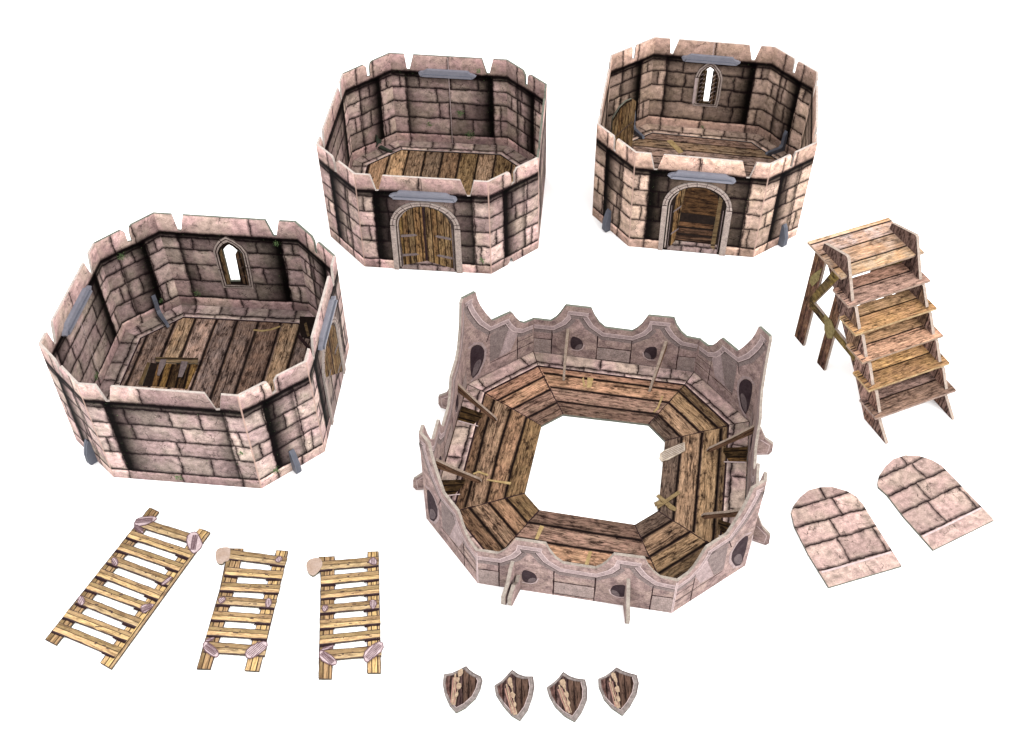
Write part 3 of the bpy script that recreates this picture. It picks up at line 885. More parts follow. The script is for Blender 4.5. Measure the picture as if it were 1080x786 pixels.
    if k == 1:
        trapdoor(root, org)
        m = MB(org)
        m.strip([(-22.9, 72.75), (-22.1, 72.62), (-21.3, 72.8), (-20.6, 73.2)], .2, flatf(0), .53, M_TIE)
        m.build('tie', root)
    if k == 3:
        m = MB(org)
        m.card([(16.3, 101.2), (17.4, 98.9), (17.9, 99.2), (16.9, 101.4)], [], flatf(.5), .004, .04, M_TIE, None, M_EDGE_D)
        m.build('loose_board', root)
    return root


def window_arch(root, org, f, W):
    c = .490 * W
    g = lambda x, v, w_: f(c + x, v, .10 + w_)
    outer = [(-1.42, 2.9), (1.40, 3.0), (1.48, 5.0), (1.48, 7.1), (1.15, 7.8), (.5, 8.4), (-.1, 8.72), (-.7, 8.35), (-1.2, 7.75), (-1.5, 7.1), (-1.48, 5.0)]
    inner = [(-1.08, 3.25), (1.05, 3.3), (1.12, 5.0), (1.12, 7.0), (.85, 7.55), (.4, 8.0), (0, 8.2), (-.45, 7.95), (-.88, 7.5), (-1.15, 6.9), (-1.12, 5.0)]
    m = MB(org)
    m.card(outer, [inner], g, 0, .14, M_FRAME, None, M_JAMB)
    m.strip([(p[0] * .87, 5.6 + (p[1] - 5.6) * .93) for p in outer + outer[:1]], .09, g, .149, M_INK)
    for a, b in (((-1.48, 5.0), (-1.1, 5.0)), ((1.1, 5.4), (1.48, 5.4)), ((-.7, 8.35), (-.45, 7.95))):
        m.strip([a, b], .08, g, .15, M_INK)
    m.build('window_frame', root)
    # shadow-printed reveal
    m = MB(org)
    hole = [((a * W) - c, b) for a, b in ((.437, 3.62), (.437, 7.18), (.470, 7.65), (.494, 7.84), (.520, 7.6), (.545, 7.2), (.521, 6.75), (.514, 3.70))]
    inn = [(x * .995, v) for x, v in inner]
    m.card(inn, [hole], g, 0, .04, M_DARK, None, M_EDGE_D)
    m.build('window_reveal', root)
    m = MB(org)
    m.card([(-1.0, 3.3), (-.66, 3.35), (-.655, 7.1), (-.75, 7.35), (-.98, 6.9)], [], g, .04, .10, M_LEAF_A, None, M_EDGE_D, uvf=lambda u, v: (u + 2, v))
    m.build('shutter', root, 'ochre board shutter')
    m = MB(org)
    m.card([(.33, 3.5), (1.0, 3.35), (1.02, 6.9), (.72, 7.3), (.42, 6.7)], [], g, .04, .10, M_SHUT, None, M_EDGE_D, uvf=lambda u, v: (u + 2, v))
    for q in (4.2, 5.2, 6.2):
        m.strip([(.5, q), (.9, q + .3)], .10, g, .108, M_JAMB)
    m.build('shutter', root, 'dark weathered shutter')


M_SHUT = wood('printed_dark_boards', [.5, 1.2, 2.4, 2.8], 4, ((.11, .085, .06), (.04, .03, .022), (.14, .10, .07)), seed=6.1, axis='V')


def window_slit(root, org, f, W):
    c = .494 * W
    g = lambda x, v, w_: f(c + x, v, .10 + w_)
    outer = [(-1.25, 3.3), (1.3, 3.35), (1.42, 4.4), (1.42, 6.8), (1.1, 7.6), (.5, 8.25), (0, 8.55), (-.5, 8.25), (-1.1, 7.65), (-1.42, 6.8), (-1.42, 3.6)]
    inner = [(-.9, 3.6), (.95, 3.62), (1.05, 4.4), (1.05, 6.7), (.78, 7.35), (.35, 7.9), (0, 8.1), (-.4, 7.9), (-.8, 7.4), (-1.02, 6.7), (-1.02, 3.9)]
    m = MB(org)
    m.card(outer, [inner], g, 0, .14, M_FRAME, None, M_JAMB)
    m.strip([(p[0] * .86, 5.8 + (p[1] - 5.8) * .92) for p in outer + outer[:1]], .08, g, .149, M_INKS)
    m.strip([(-1.42, 6.7), (-1.0, 6.7)], .08, g, .15, M_INK)
    m.strip([(-1.25, 3.6), (-1.28, 6.6)], .22, g, .15, M_PALE)
    m.build('window_frame', root)
    m = MB(org)
    hole = [((a * W) - c, b) for a, b in ((.474, 3.85), (.474, 7.45), (.452, 7.5), (.494, 7.92), (.541, 7.5), (.521, 7.45), (.521, 3.85))]
    m.card([(x * .995, v) for x, v in inner], [hole], g, 0, .05, M_SHUT, None, M_EDGE_D, uvf=lambda u, v: (u + 2, v))
    r = random.Random(2)
    for i in range(7):
        v0 = 3.8 + i * .5
        m.strip([(.36, v0), (.62, v0 + .3)], .10, g, .058, M_FRAME, .01, r)
        m.strip([(.62, v0 + .3), (.9, v0 + .42)], .07, g, .058, M_METAL, .01, r)
        m.strip([(-.85, v0 + .1), (-.55, v0 + .35)], .09, g, .058, M_METAL, .01, r)
        m.strip([(-.55, v0 + .1), (-.35, v0 + .3)], .06, g, .058, M_FRAME, .01, r)
    m.build('lattice', root)


def trapdoor(root, org):
    t = bpy.data.objects.new('trapdoor', None)
    m = MB(org)
    m.card(D['HINSIDE'][::-1], [], flatf(.5), .004, .03, M_TRAP, None, M_DARK, uvf=lambda u, v: (u + 34, v - 60))
    m.card(D['HATCHDARK'][::-1], [], flatf(.5), .004, .035, M_DARK, None, M_DARK)
    tr = m.build('trapdoor', root)
    m = MB(org)
    m.card(D['HATCHBAR'][::-1], [], flatf(.5), .03, .11, M_TRAPF, None, M_EDGE_D, uvf=lambda u, v: (u + 34, v - 68))
    m.card(D['HATCHL'][::-1], [], flatf(.5), .03, .09, M_TRAPF, None, M_EDGE_D, uvf=lambda u, v: (v - 60, u + 34))
    m.build('frame', tr)
    for h in D['HINGE']:
        m = MB(org)
        m.card(h if area2(h) > 0 else h[::-1], [], flatf(.5), .11, .15, M_METAL, None, M_EDGE_D)
        m.build('hinge', tr)
    bpy.data.objects.remove(t)
    # dark opening printed beside the side door
    m = MB(org)
    P = [(-19.0, 74.4), (-17.55, 74.3), (-17.3, 71.4), (-18.5, 71.8), (-18.8, 72.5)]
    m.card(P[::-1], [], flatf(.58), .004, .03, M_DARK, None, M_DARK)
    m.card([(-18.5, 73.4), (-18.3, 73.6), (-17.8, 71.9), (-18.0, 71.8)][::-1], [], flatf(.6), .01, .03, M_TRAPF, None, M_DARK)
    m.card([(-18.9, 71.8), (-18.75, 72.05), (-17.6, 70.5), (-17.8, 70.3)][::-1], [], flatf(.6), .01, .05, M_INK, None, M_DARK)
    m.build('hatch', root)


M_TRAP = wood('printed_trapdoor_boards', [3.4, 4.1, 4.8, 5.6, 6.3, 7.1], 12, ((.17, .115, .06), (.07, .042, .028), (.17, .115, .06)), seed=4.4, axis='V', gap=.1)
M_TRAPF = wood('printed_trapdoor_frame', [1.1], 12, ((.17, .13, .08), (.08, .058, .038), (.17, .125, .075)), seed=4.9, axis='U', contrast=.5)

build_tower(1, 'stone-print card tower at the left, with a trapdoor in its floor and a pointed window', 0)
build_tower(2, 'stone-print card tower in the middle at the back, its brown double doors shut', 1)
tw = build_tower(3, 'paler stone-print card tower at the back right, its arched doorway open on dark steps', 2)

# inner door leaf standing in the third tower
def leaf_inside(root):
    org = (root.location[0] / CM, root.location[1] / CM)
    A, B = (9.95, 97.7), (12.45, 100.1)
    L = dist(A, B)
    e = ((B[0] - A[0]) / L, (B[1] - A[1]) / L)
    f = lambda u, v, w_: (A[0] + e[0] * u + e[1] * w_, A[1] + e[1] * u - e[0] * w_, v + .6)
    m = MB(org)
    P = [(0, 0), (L, 0), (L, 5.6), (L * .8, 6.2), (L * .55, 6.3), (L * .28, 6.0), (.05, 5.1)]
    m.card(P, [], f, 0, .18, M_LEAF_B, M_LEAF_A, M_EDGE_D)
    m.strip([(0.1, 4.9), (L * .28, 5.85), (L * .55, 6.15), (L * .8, 6.05)], .22, f, .19, M_DARK)
    m.strip([(.2, 2.6), (L - .3, 3.3)], .14, f, .19, M_JAMB)
    m.build('door', root, 'ochre board door with an arched top, standing open inside')


leaf_inside(tw)

# ------------------------------------------------------------------ ruined battlement ring
RC = (6.59, 57.37)
RT = math.radians(-10.3)


def RW(x, y):
    return (RC[0] + x * math.cos(RT) - y * math.sin(RT), RC[1] + x * math.sin(RT) + y * math.cos(RT))


def octo(a, c):
    return [(-a + c, a), (a - c, a), (a, a - c), (a, -a + c), (a - c, -a), (-a + c, -a), (-a, -a + c), (-a, a - c)]


def ruin_mat(name, seed, inside):
    n = NT(name)
    uv = n.uv()
    sv = n.vmath('ADD', uv, (seed * 7, seed * 3, 0))
    lo = n.noise(sv, .35, 3)
    g1 = n.noise(sv, 1.4, 6, .7)
    g2 = n.noise(sv, 7, 4, .75)
    A, B, Cc = (.370, .278, .262), (.335, .262, .232), (.190, .140, .136)
    c = n.mix(n.mapr(lo.outputs[0], .35, .65, 0, 1), A, B)
    c = n.mix(n.mapr(g1.outputs[0], .35, .62, 1, 0), c, Cc)
    c = n.scale_col(c, n.mapr(g2.outputs[0], .3, .7, .66, 1.34))
    c = n.scale_col(c, n.mapr(n.noise(sv, .8, 6, .72, .4).outputs[0], .34, .54, .70, 1.06))
    c = n.scale_col(c, n.mapr(n.noise(sv, 4.5, 6, .8, .5).outputs[0], .28, .42, .35, 1.0))
    c = n.punch(c, 1.25, .22)
    return n.done(c, bump=g2.outputs[0])


M_RU = [ruin_mat('printed_ruin_stone', s_, False) for s_ in (1.0, 2.3, 3.9)]
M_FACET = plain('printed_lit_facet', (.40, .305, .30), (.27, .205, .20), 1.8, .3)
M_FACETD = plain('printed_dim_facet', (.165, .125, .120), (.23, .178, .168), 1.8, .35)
M_COURSE = plain('printed_pale_course', (.36, .275, .252), (.23, .178, .165), 2.2, .4)
M_HOLE = plain('printed_arrow_loop', (.030, .018, .022), (.050, .034, .038), 1.2, .3)
M_HOLEL = plain('printed_arrow_loop_sill', (.15, .115, .115), (.10, .075, .08), 1.5, .3)


def ruin():
    org = RC
    root = thing('toy_battlement', org, 'ruined stone-print card battlement ring with horned corners around a board walkway',
                 'toy battlement')
    O = [RW(*p) for p in octo(12, 4.95)]
    t2 = .11
    rin, rout = inset(O, t2), inset(O, -t2)
    LONG = [(0, 4.1), (1.5, 4.12), (1.95, 4.6), (2.3, 5.2), (2.72, 6.12), (4.85, 6.15), (5.15, 5.4), (5.6, 4.62), (6.14, 4.12),
            (8.4, 4.1), (8.8, 4.5), (9.15, 5.05), (9.6, 6.1), (11.7, 6.18), (12.0, 5.4), (12.45, 4.7), (12.95, 4.2), (14.1, 4.1)]
    LW_ = [(0, 10.1), (.55, 10.15), (.75, 9.2), (1.25, 7.8), (2.1, 6.5), (2.9, 6.15), (4.85, 6.15), (5.2, 5.4), (5.6, 4.62), (6.14, 4.12),
           (8.2, 4.1), (8.6, 4.5), (8.95, 5.05), (9.3, 6.1), (11.2, 6.0), (12.0, 6.9), (12.7, 8.3), (13.2, 9.6), (13.4, 10.15), (14.1, 10.1)]
    DG = [(0, 10.1), (.1, 10.15), (1.2, 10.2), (1.38, 9.3), (1.62, 8.55), (1.95, 7.8), (2.35, 7.0), (2.8, 6.2), (4.65, 6.15), (4.95, 5.7),
          (5.25, 5.05), (5.6, 4.5), (6.05, 4.14), (7.0, 4.05)]
    OUTL = {}
    for i in range(8):
        j = (i + 1) % 8
        L = dist(O[i], O[j])
        if i in (0, 4):
            base_ = LONG if i == 0 else [(14.1 - a, b) for a, b in LONG][::-1]
        elif i in (2, 6):
            base_ = [(14.1 - a, b) for a, b in LW_][::-1] if i == 6 else LW_
        elif i in (7, 3):
            # horn at the first corner of the panel
            base_ = [(7.0 - 0, 0)] and DG
        else:
            base_ = [(7.0 - a, b) for a, b in DG][::-1]
        TL = base_[-1][0]
        OUTL[i] = [(a * L / TL, b) for a, b in base_]
    OUTL[1] = [(a * dist(O[1], O[2]) / 7.0, b) for a, b in [(7 - p, q) for p, q in DG][::-1]]
    rr = random.Random(11)

    def panel(i):
        j = (i + 1) % 8
        L = dist(O[i], O[j])

        def f(u, v, w_):
            a = u / L
            r = (w_ / t2 + 1) / 2
            xo = (rout[i][0] * (1 - a) + rout[j][0] * a, rout[i][1] * (1 - a) + rout[j][1] * a)
            xi = (rin[i][0] * (1 - a) + rin[j][0] * a, rin[i][1] * (1 - a) + rin[j][1] * a)
            return (xo[0] * (1 - r) + xi[0] * r, xo[1] * (1 - r) + xi[1] * r, v + .02)
        return f, L
    for i in range(8):
        f, L = panel(i)
        tp = OUTL[i]
        outl = [(0, 0), (L, 0)] + tp[::-1]
        m = MB(org)
        mt = M_RU[i % 3]
        ed = M_EDGE_D if i in (7, 0, 1) else M_EDGE
        m.card(outl, [], f, -t2, t2, mt, M_RU[(i + 1) % 3], ed, skip=(1, len(outl) - 1),
               uvf=lambda u, v: (u + i * 15, v), uvb=lambda u, v: (u + i * 15, v + 11))
        for sg in (1, -1):
            F = lambda u, v, w_: f(u, v, sg * w_)
            wz = t2 + .012
            lo = 0.0

            def off(d):
                out = []
                for q in range(len(tp)):
                    a = tp[max(q - 1, 0)]
                    b = tp[min(q + 1, len(tp) - 1)]
                    dx, dy = b[0] - a[0], b[1] - a[1]
                    l = math.hypot(dx, dy) or 1
                    x, y = tp[q][0] + dy / l * d, tp[q][1] - dx / l * d
                    x = min(max(x, 0.02), L - .02)
                    out.append((x, y))
                return [p for q, p in enumerate(out) if q == 0 or dist(p, out[q - 1]) > .12]
            o1, o2 = off(.62), off(1.0)
            # pale band between two fine lines
            mm = M_FACET
            k_ = min(len(o1), len(o2))
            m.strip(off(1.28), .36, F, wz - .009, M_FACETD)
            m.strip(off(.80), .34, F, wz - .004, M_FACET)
            m.strip(o1, .07, F, wz + .004, M_PALE)
            m.strip(o2, .06, F, wz + .006, M_PALE)
            m.strip(off(1.08), .05, F, wz + .002, M_INKS)
            if i in (0, 4, 2, 6):
                mir = (lambda p: (L - p[0], p[1])) if i in (4, 6) else (lambda p: p)
                for u_ in (1.6, 5.55, 8.5, 12.5):
                    hgt = 3.05
                    m.strip([mir((u_, .0)), mir((u_, hgt))], .09, F, wz, M_INK, .015, rr)
                for a, b, vv in ((0, 1.6, 1.9), (5.55, 8.5, 1.75), (12.5, 14.05, 1.9), (5.55, 8.5, .25)):
                    m.strip([mir((a, vv)), mir((b, vv + .05))], .09, F, wz + .001, M_INK, .015, rr)
                for a, b, v0, v1 in ((.05, 1.55, .1, 1.85), (5.62, 8.42, .3, 1.7), (12.58, 14.0, .1, 1.85)):
                    P = [mir((a, v0)), mir((b, v0)), mir((b, v1)), mir((a, v1))]
                    P = P if area2(P) > 0 else P[::-1]
                    m.card(P, [], F, wz - .011, wz - .007, M_COURSE, None, M_COURSE)
                for cx, flip in ((3.75, 1), (10.2, -1)):
                    pts = [(-.5, 1.05), (.15, .98), (.5, 1.25), (.62, 1.75), (.45, 2.25), (.1, 2.5), (-.5, 2.55)]
                    P = [mir((cx + flip * a, b + .1)) for a, b in pts]
                    P = P if area2(P) > 0 else P[::-1]
                    m.card(smooth(P), [], F, wz - .008, wz + .006, M_HOLE, None, M_HOLE)
                    P = [mir((cx + flip * a, b + .1)) for a, b in ((-.1, 1.05), (.15, 1.02), (.47, 1.28), (.57, 1.7), (.3, 1.75), (.0, 1.5))]
                    P = P if area2(P) > 0 else P[::-1]
                    m.card(smooth(P), [], F, wz + .004, wz + .012, M_HOLEL, None, M_HOLEL)
                    m.strip([mir((cx + flip * a, b + .1)) for a, b in ((-.5, .98), (.15, .9), (.56, 1.2), (.69, 1.75))], .07, F, wz + .01, M_PALE)
            else:
                mir = (lambda p: (L - p[0], p[1])) if i in (1, 5) else (lambda p: p)
                s_ = L / 7.0

                def q_(pts):
                    P = [mir((a * s_, b)) for a, b in pts]
                    return P if area2(P) > 0 else P[::-1]
                m.card(smooth(q_([(.42, .4), (1.2, .9), (1.8, 2.3), (1.9, 3.3), (1.45, 4.2), (.85, 4.45), (.42, 4.1)])), [], F, wz - .006, wz + .004,
                       M_HOLE, None, M_HOLE)
                m.card(smooth(q_([(.5, .7), (1.15, 1.15), (1.6, 2.2), (1.3, 2.6), (.8, 2.2), (.6, 1.4)])), [], F, wz + .0, wz + .009, M_HOLEL, None, M_HOLEL)
                m.strip([mir((a * s_, b)) for a, b in ((.4, .35), (1.25, .85), (1.9, 2.2), (2.0, 3.3), (1.6, 4.25), (.9, 4.65), (.3, 4.4))], .22, F,
                        wz + .006, M_FACET)
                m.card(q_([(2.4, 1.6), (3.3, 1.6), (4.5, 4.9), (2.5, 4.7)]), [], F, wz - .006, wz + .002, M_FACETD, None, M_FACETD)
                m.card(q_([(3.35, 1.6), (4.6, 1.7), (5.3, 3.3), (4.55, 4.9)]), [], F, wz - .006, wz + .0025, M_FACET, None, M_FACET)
                m.strip([mir((a * s_, b)) for a, b in ((2.4, 1.45), (4.4, 1.45), (6.98, 1.4))], .08, F, wz + .005, M_INK, .015, rr)
                m.strip([mir((5.3 * s_, 3.0)), mir((5.3 * s_, 0.1))], .08, F, wz + .006, M_INK, .015, rr)
                m.strip([mir((2.5 * s_, 5.2)), mir((2.1 * s_, 4.1))], .07, F, wz + .007, M_INK)
                m.strip([mir((5.3 * s_, 2.35)), mir((6.98 * s_, 2.25))], .07, F, wz + .007, M_INKS, .015, rr)
            if sg < 0:
                m.strip([(.05, 0), (.05, 3.9)], .07, F, wz + .014, M_PALE)
                m.strip([(L - .05, 0), (L - .05, 3.9)], .07, F, wz + .014, M_PALE)
        m.build('wall', root)
    # board walkway
    FW = wood('printed_walkway_boards', [1.35, 2.85, 4.35], 6.2, BROWN, seed=2.9, axis='U', gap=.11)
    FW2 = wood('printed_walkway_boards', [1.45, 2.8, 4.3], 6.2, ((.310, .230, .160), (.140, .098, .068), (.300, .210, .150)), seed=8.3, axis='U', gap=.11)
    FW3 = wood('printed_walkway_boards', [1.3, 2.9, 4.4], 6.2, ((.300, .228, .175), (.125, .088, .068), (.270, .195, .145)), seed=6.6, axis='U', gap=.11)
    hole = [tuple(p) for p in D['HOLE']]
    out1 = inset(O, .15)
    mid = inset(O, 1.75)
    m = MB(org)
    for i in range(8):
        j = (i + 1) % 8
        a, b = hole[i], hole[j]
        c_, d_ = out1[j], out1[i]
        e = ((O[j][0] - O[i][0]), (O[j][1] - O[i][1]))
        l = math.hypot(*e)
        e = (e[0] / l, e[1] / l)

        def uvq(p):
            dx, dy = p[0] - a[0], p[1] - a[1]
            return (dx * e[0] + dy * e[1] + i * 20 + 5, abs(-dx * e[1] + dy * e[0]))
        mt = {0: FW, 1: FW3, 2: FW3, 3: FW3, 4: FW, 5: FW2, 6: FW2, 7: FW}[i]
        z = .25
        P = [a, b, c_, d_]
        m.face([(p[0], p[1], z) for p in P], [uvq(p) for p in P], mt)
        m.face([(p[0], p[1], .03) for p in P[::-1]], [uvq(p) for p in P[::-1]], mt)
        m.face([(b[0], b[1], .03), (b[0], b[1], z), (a[0], a[1], z), (a[0], a[1], .03)], [(0, 0), (0, 1), (1, 1), (1, 0)], M_EDGE_D)
        rr2 = random.Random(i)
        m.strip([a, (a[0] * .02 + mid[i][0] * .98, a[1] * .02 + mid[i][1] * .98)], .09, flatf(0), z + .012, M_INK, .02, rr2)
    m.build('walkway', root)
    # stone ledge
    LJ = stone('printed_ledge', 14.1, 1.75, [1.2], J([.2, .43, .66, .86], [.12, .33, .58, .84]), seed=5.3, pal=1, bright=1.30, lip=1.2, rlw=1.2)
    LJD = stone('printed_ledge', 7.0, 1.75, [1.2], J([.16, .80], [.5]), seed=5.9, pal=1, bright=1.30, lip=1.2, rlw=1.2)
    m = MB(org)
    mo = inset(O, .2)
    for i in range(8):
        j = (i + 1) % 8
        a, b, c_, d_ = mo[i], mo[j], mid[j], mid[i]
        e = ((b[0] - a[0]) / dist(a, b), (b[1] - a[1]) / dist(a, b))

        def uvq(p):
            dx, dy = p[0] - a[0], p[1] - a[1]
            return (dx * e[0] + dy * e[1] + .1, abs(-dx * e[1] + dy * e[0]) + .02)
        z = .31
        P = [d_, c_, b, a]
        m.face([(p[0], p[1], z) for p in P], [uvq(p) for p in P], LJ if i % 2 == 0 else LJD)
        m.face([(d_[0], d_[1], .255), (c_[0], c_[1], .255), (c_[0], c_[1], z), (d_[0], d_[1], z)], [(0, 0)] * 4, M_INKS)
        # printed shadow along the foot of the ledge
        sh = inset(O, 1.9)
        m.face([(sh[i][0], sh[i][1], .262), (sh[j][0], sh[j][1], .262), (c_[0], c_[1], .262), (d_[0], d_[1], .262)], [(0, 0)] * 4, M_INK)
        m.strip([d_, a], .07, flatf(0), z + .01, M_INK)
    m.build('ledge', root)
    # struts inside, buttresses outside
    FWS = wood('printed_strut_board', [.35, .8], 2.5, ((.220, .155, .120), (.085, .055, .048), (.18, .12, .10)), seed=9.1, axis='U', gap=.05)
    M_STRE = plain('printed_strut_edge', (.30, .235, .19), (.19, .14, .11), 3.0, .35)
    dk = wood('printed_dark_boards_under_strut', [.6, 1.3, 2.0, 2.7], 3.2, ((.13, .09, .045), (.05, .034, .02), (.15, .10, .05)), seed=9.9, axis='V', gap=.08)
    for i, us in ((0, (3.0, 11.35)), (4, (14.1 - 10.74, 14.1 - 2.6)), (2, (3.3, 11.5)), (6, (14.1 - 11.1, 14.1 - 3.05))):
        f, L = panel(i)
        for u0 in us:
            for d_ in ((0,) if not (i == 4 and u0 > 8) else (0, -.42)):
                g = lambda a, b, c_, d_=d_: f(u0 + c_ + d_, b, a)
                if d_ == 0:
                    m = MB(org)
                    sk = -.22 if i == 0 and u0 < 5 else 0.0
                    g = lambda a, b, c_, d_=d_, sk=sk: f(u0 + c_ + d_ + sk * a, b, a)
                    m.card([(.12, 2.6), (2.0, 1.35), (3.2, .45), (3.45, .6), (3.3, .9), (1.6, 2.2), (.12, 3.5)], [], g, -.13, .13, FWS, FWS, M_STRE,
                           uvf=lambda u, v: (u * .8 + v * .3, (v + u * .8) * .6))
                    m.build('strut', root)
                m = MB(org)
                tp_ = 3.55 if d_ == 0 else 1.9
                m.card([(-.12, .0), (-1.55, .0), (-1.75, .35), (-1.7, 1.25), (-1.0, 1.9), (-.45, tp_ - .4), (-.12, tp_)][::-1], [], g,
                       -.13, .13, M_RU[0], M_RU[1], M_EDGE)
                m.strip([(-.5, .15), (-1.4, .2), (-1.45, 1.15), (-.6, 1.9)], .07, g, .14, M_PALE)
                m.strip([(-.5, .15), (-1.4, .2), (-1.45, 1.15), (-.6, 1.9)], .07, g, -.14, M_PALE)
                m.build('buttress', root)
            if i in (2, 6):
                m = MB(org)
                h = lambda a, b, c_: f(u0 + a, .31 + c_, b)
                s2 = 1 if i == 2 else -1
                P = [(-.5 * s2, .22), (1.1 * s2, .22), (1.1 * s2, 1.6), (0, 2.1), (-.5 * s2, 2.1)]
                P = P if area2(P) > 0 else P[::-1]
                m.card(P, [], h, .002, .02, dk, None, dk, uvf=lambda u, v: (u + 1.4, v))
                m.strip([(1.17 * s2, .3), (1.17 * s2, 2.0)], .12, h, .03, M_PALE)
                m.build('dark_boarding', root)
    # rope binding, gold cross planks and straw ties on the walkway
    m = MB(org)
    RB = [tuple(p) for p in D['ROPE_B']]
    RB = RB if area2(RB) > 0 else RB[::-1]
    m.card(RB, [], flatf(.27), 0, .10, M_BIND, M_BIND, M_BIND)
    x0, y0 = (RB[0][0] + 0, RB[0][1])
    P = D['ROPE_B']
    for t in (.1, .3, .5, .7, .9):
        a = (P[0][0] * (1 - t) + P[5][0] * t, P[0][1] * (1 - t) + P[5][1] * t)
        b = (P[2][0] * (1 - t) + P[3][0] * t, P[2][1] * (1 - t) + P[3][1] * t)
        m.strip([(a[0] * .95 + b[0] * .05, a[1] * .95 + b[1] * .05), (a[0] * .05 + b[0] * .95, a[1] * .05 + b[1] * .95)], .05, flatf(0), .385, M_METAL)
    m.build('rope_binding', root)
    for q, P in enumerate(D['GOLD']):
        P = [tuple(p) for p in P]
        P = P if area2(P) > 0 else P[::-1]
        m = MB(org)
        m.card(P, [], flatf(.27 + .05 * q), 0, .05 + .0 * q, M_GOLDP, M_GOLDP, M_GOLDP)
        m.build('cross_board', root)
    for P in D['TIES']:
        P = [tuple(p) for p in P]
        P = P if area2(P) > 0 else P[::-1]
        m = MB(org)
        m.card(P, [], flatf(.262), 0, .03, M_TIE, None, M_TIE)
        m.build('tie', root)
    return root


M_BIND = plain('printed_white_binding', (.52, .44, .36), (.34, .27, .20), 3.0, .2)
M_GOLDP = plain('printed_gold_board', (.28, .20, .10), (.15, .10, .05), 3.0, .35)
ruin()

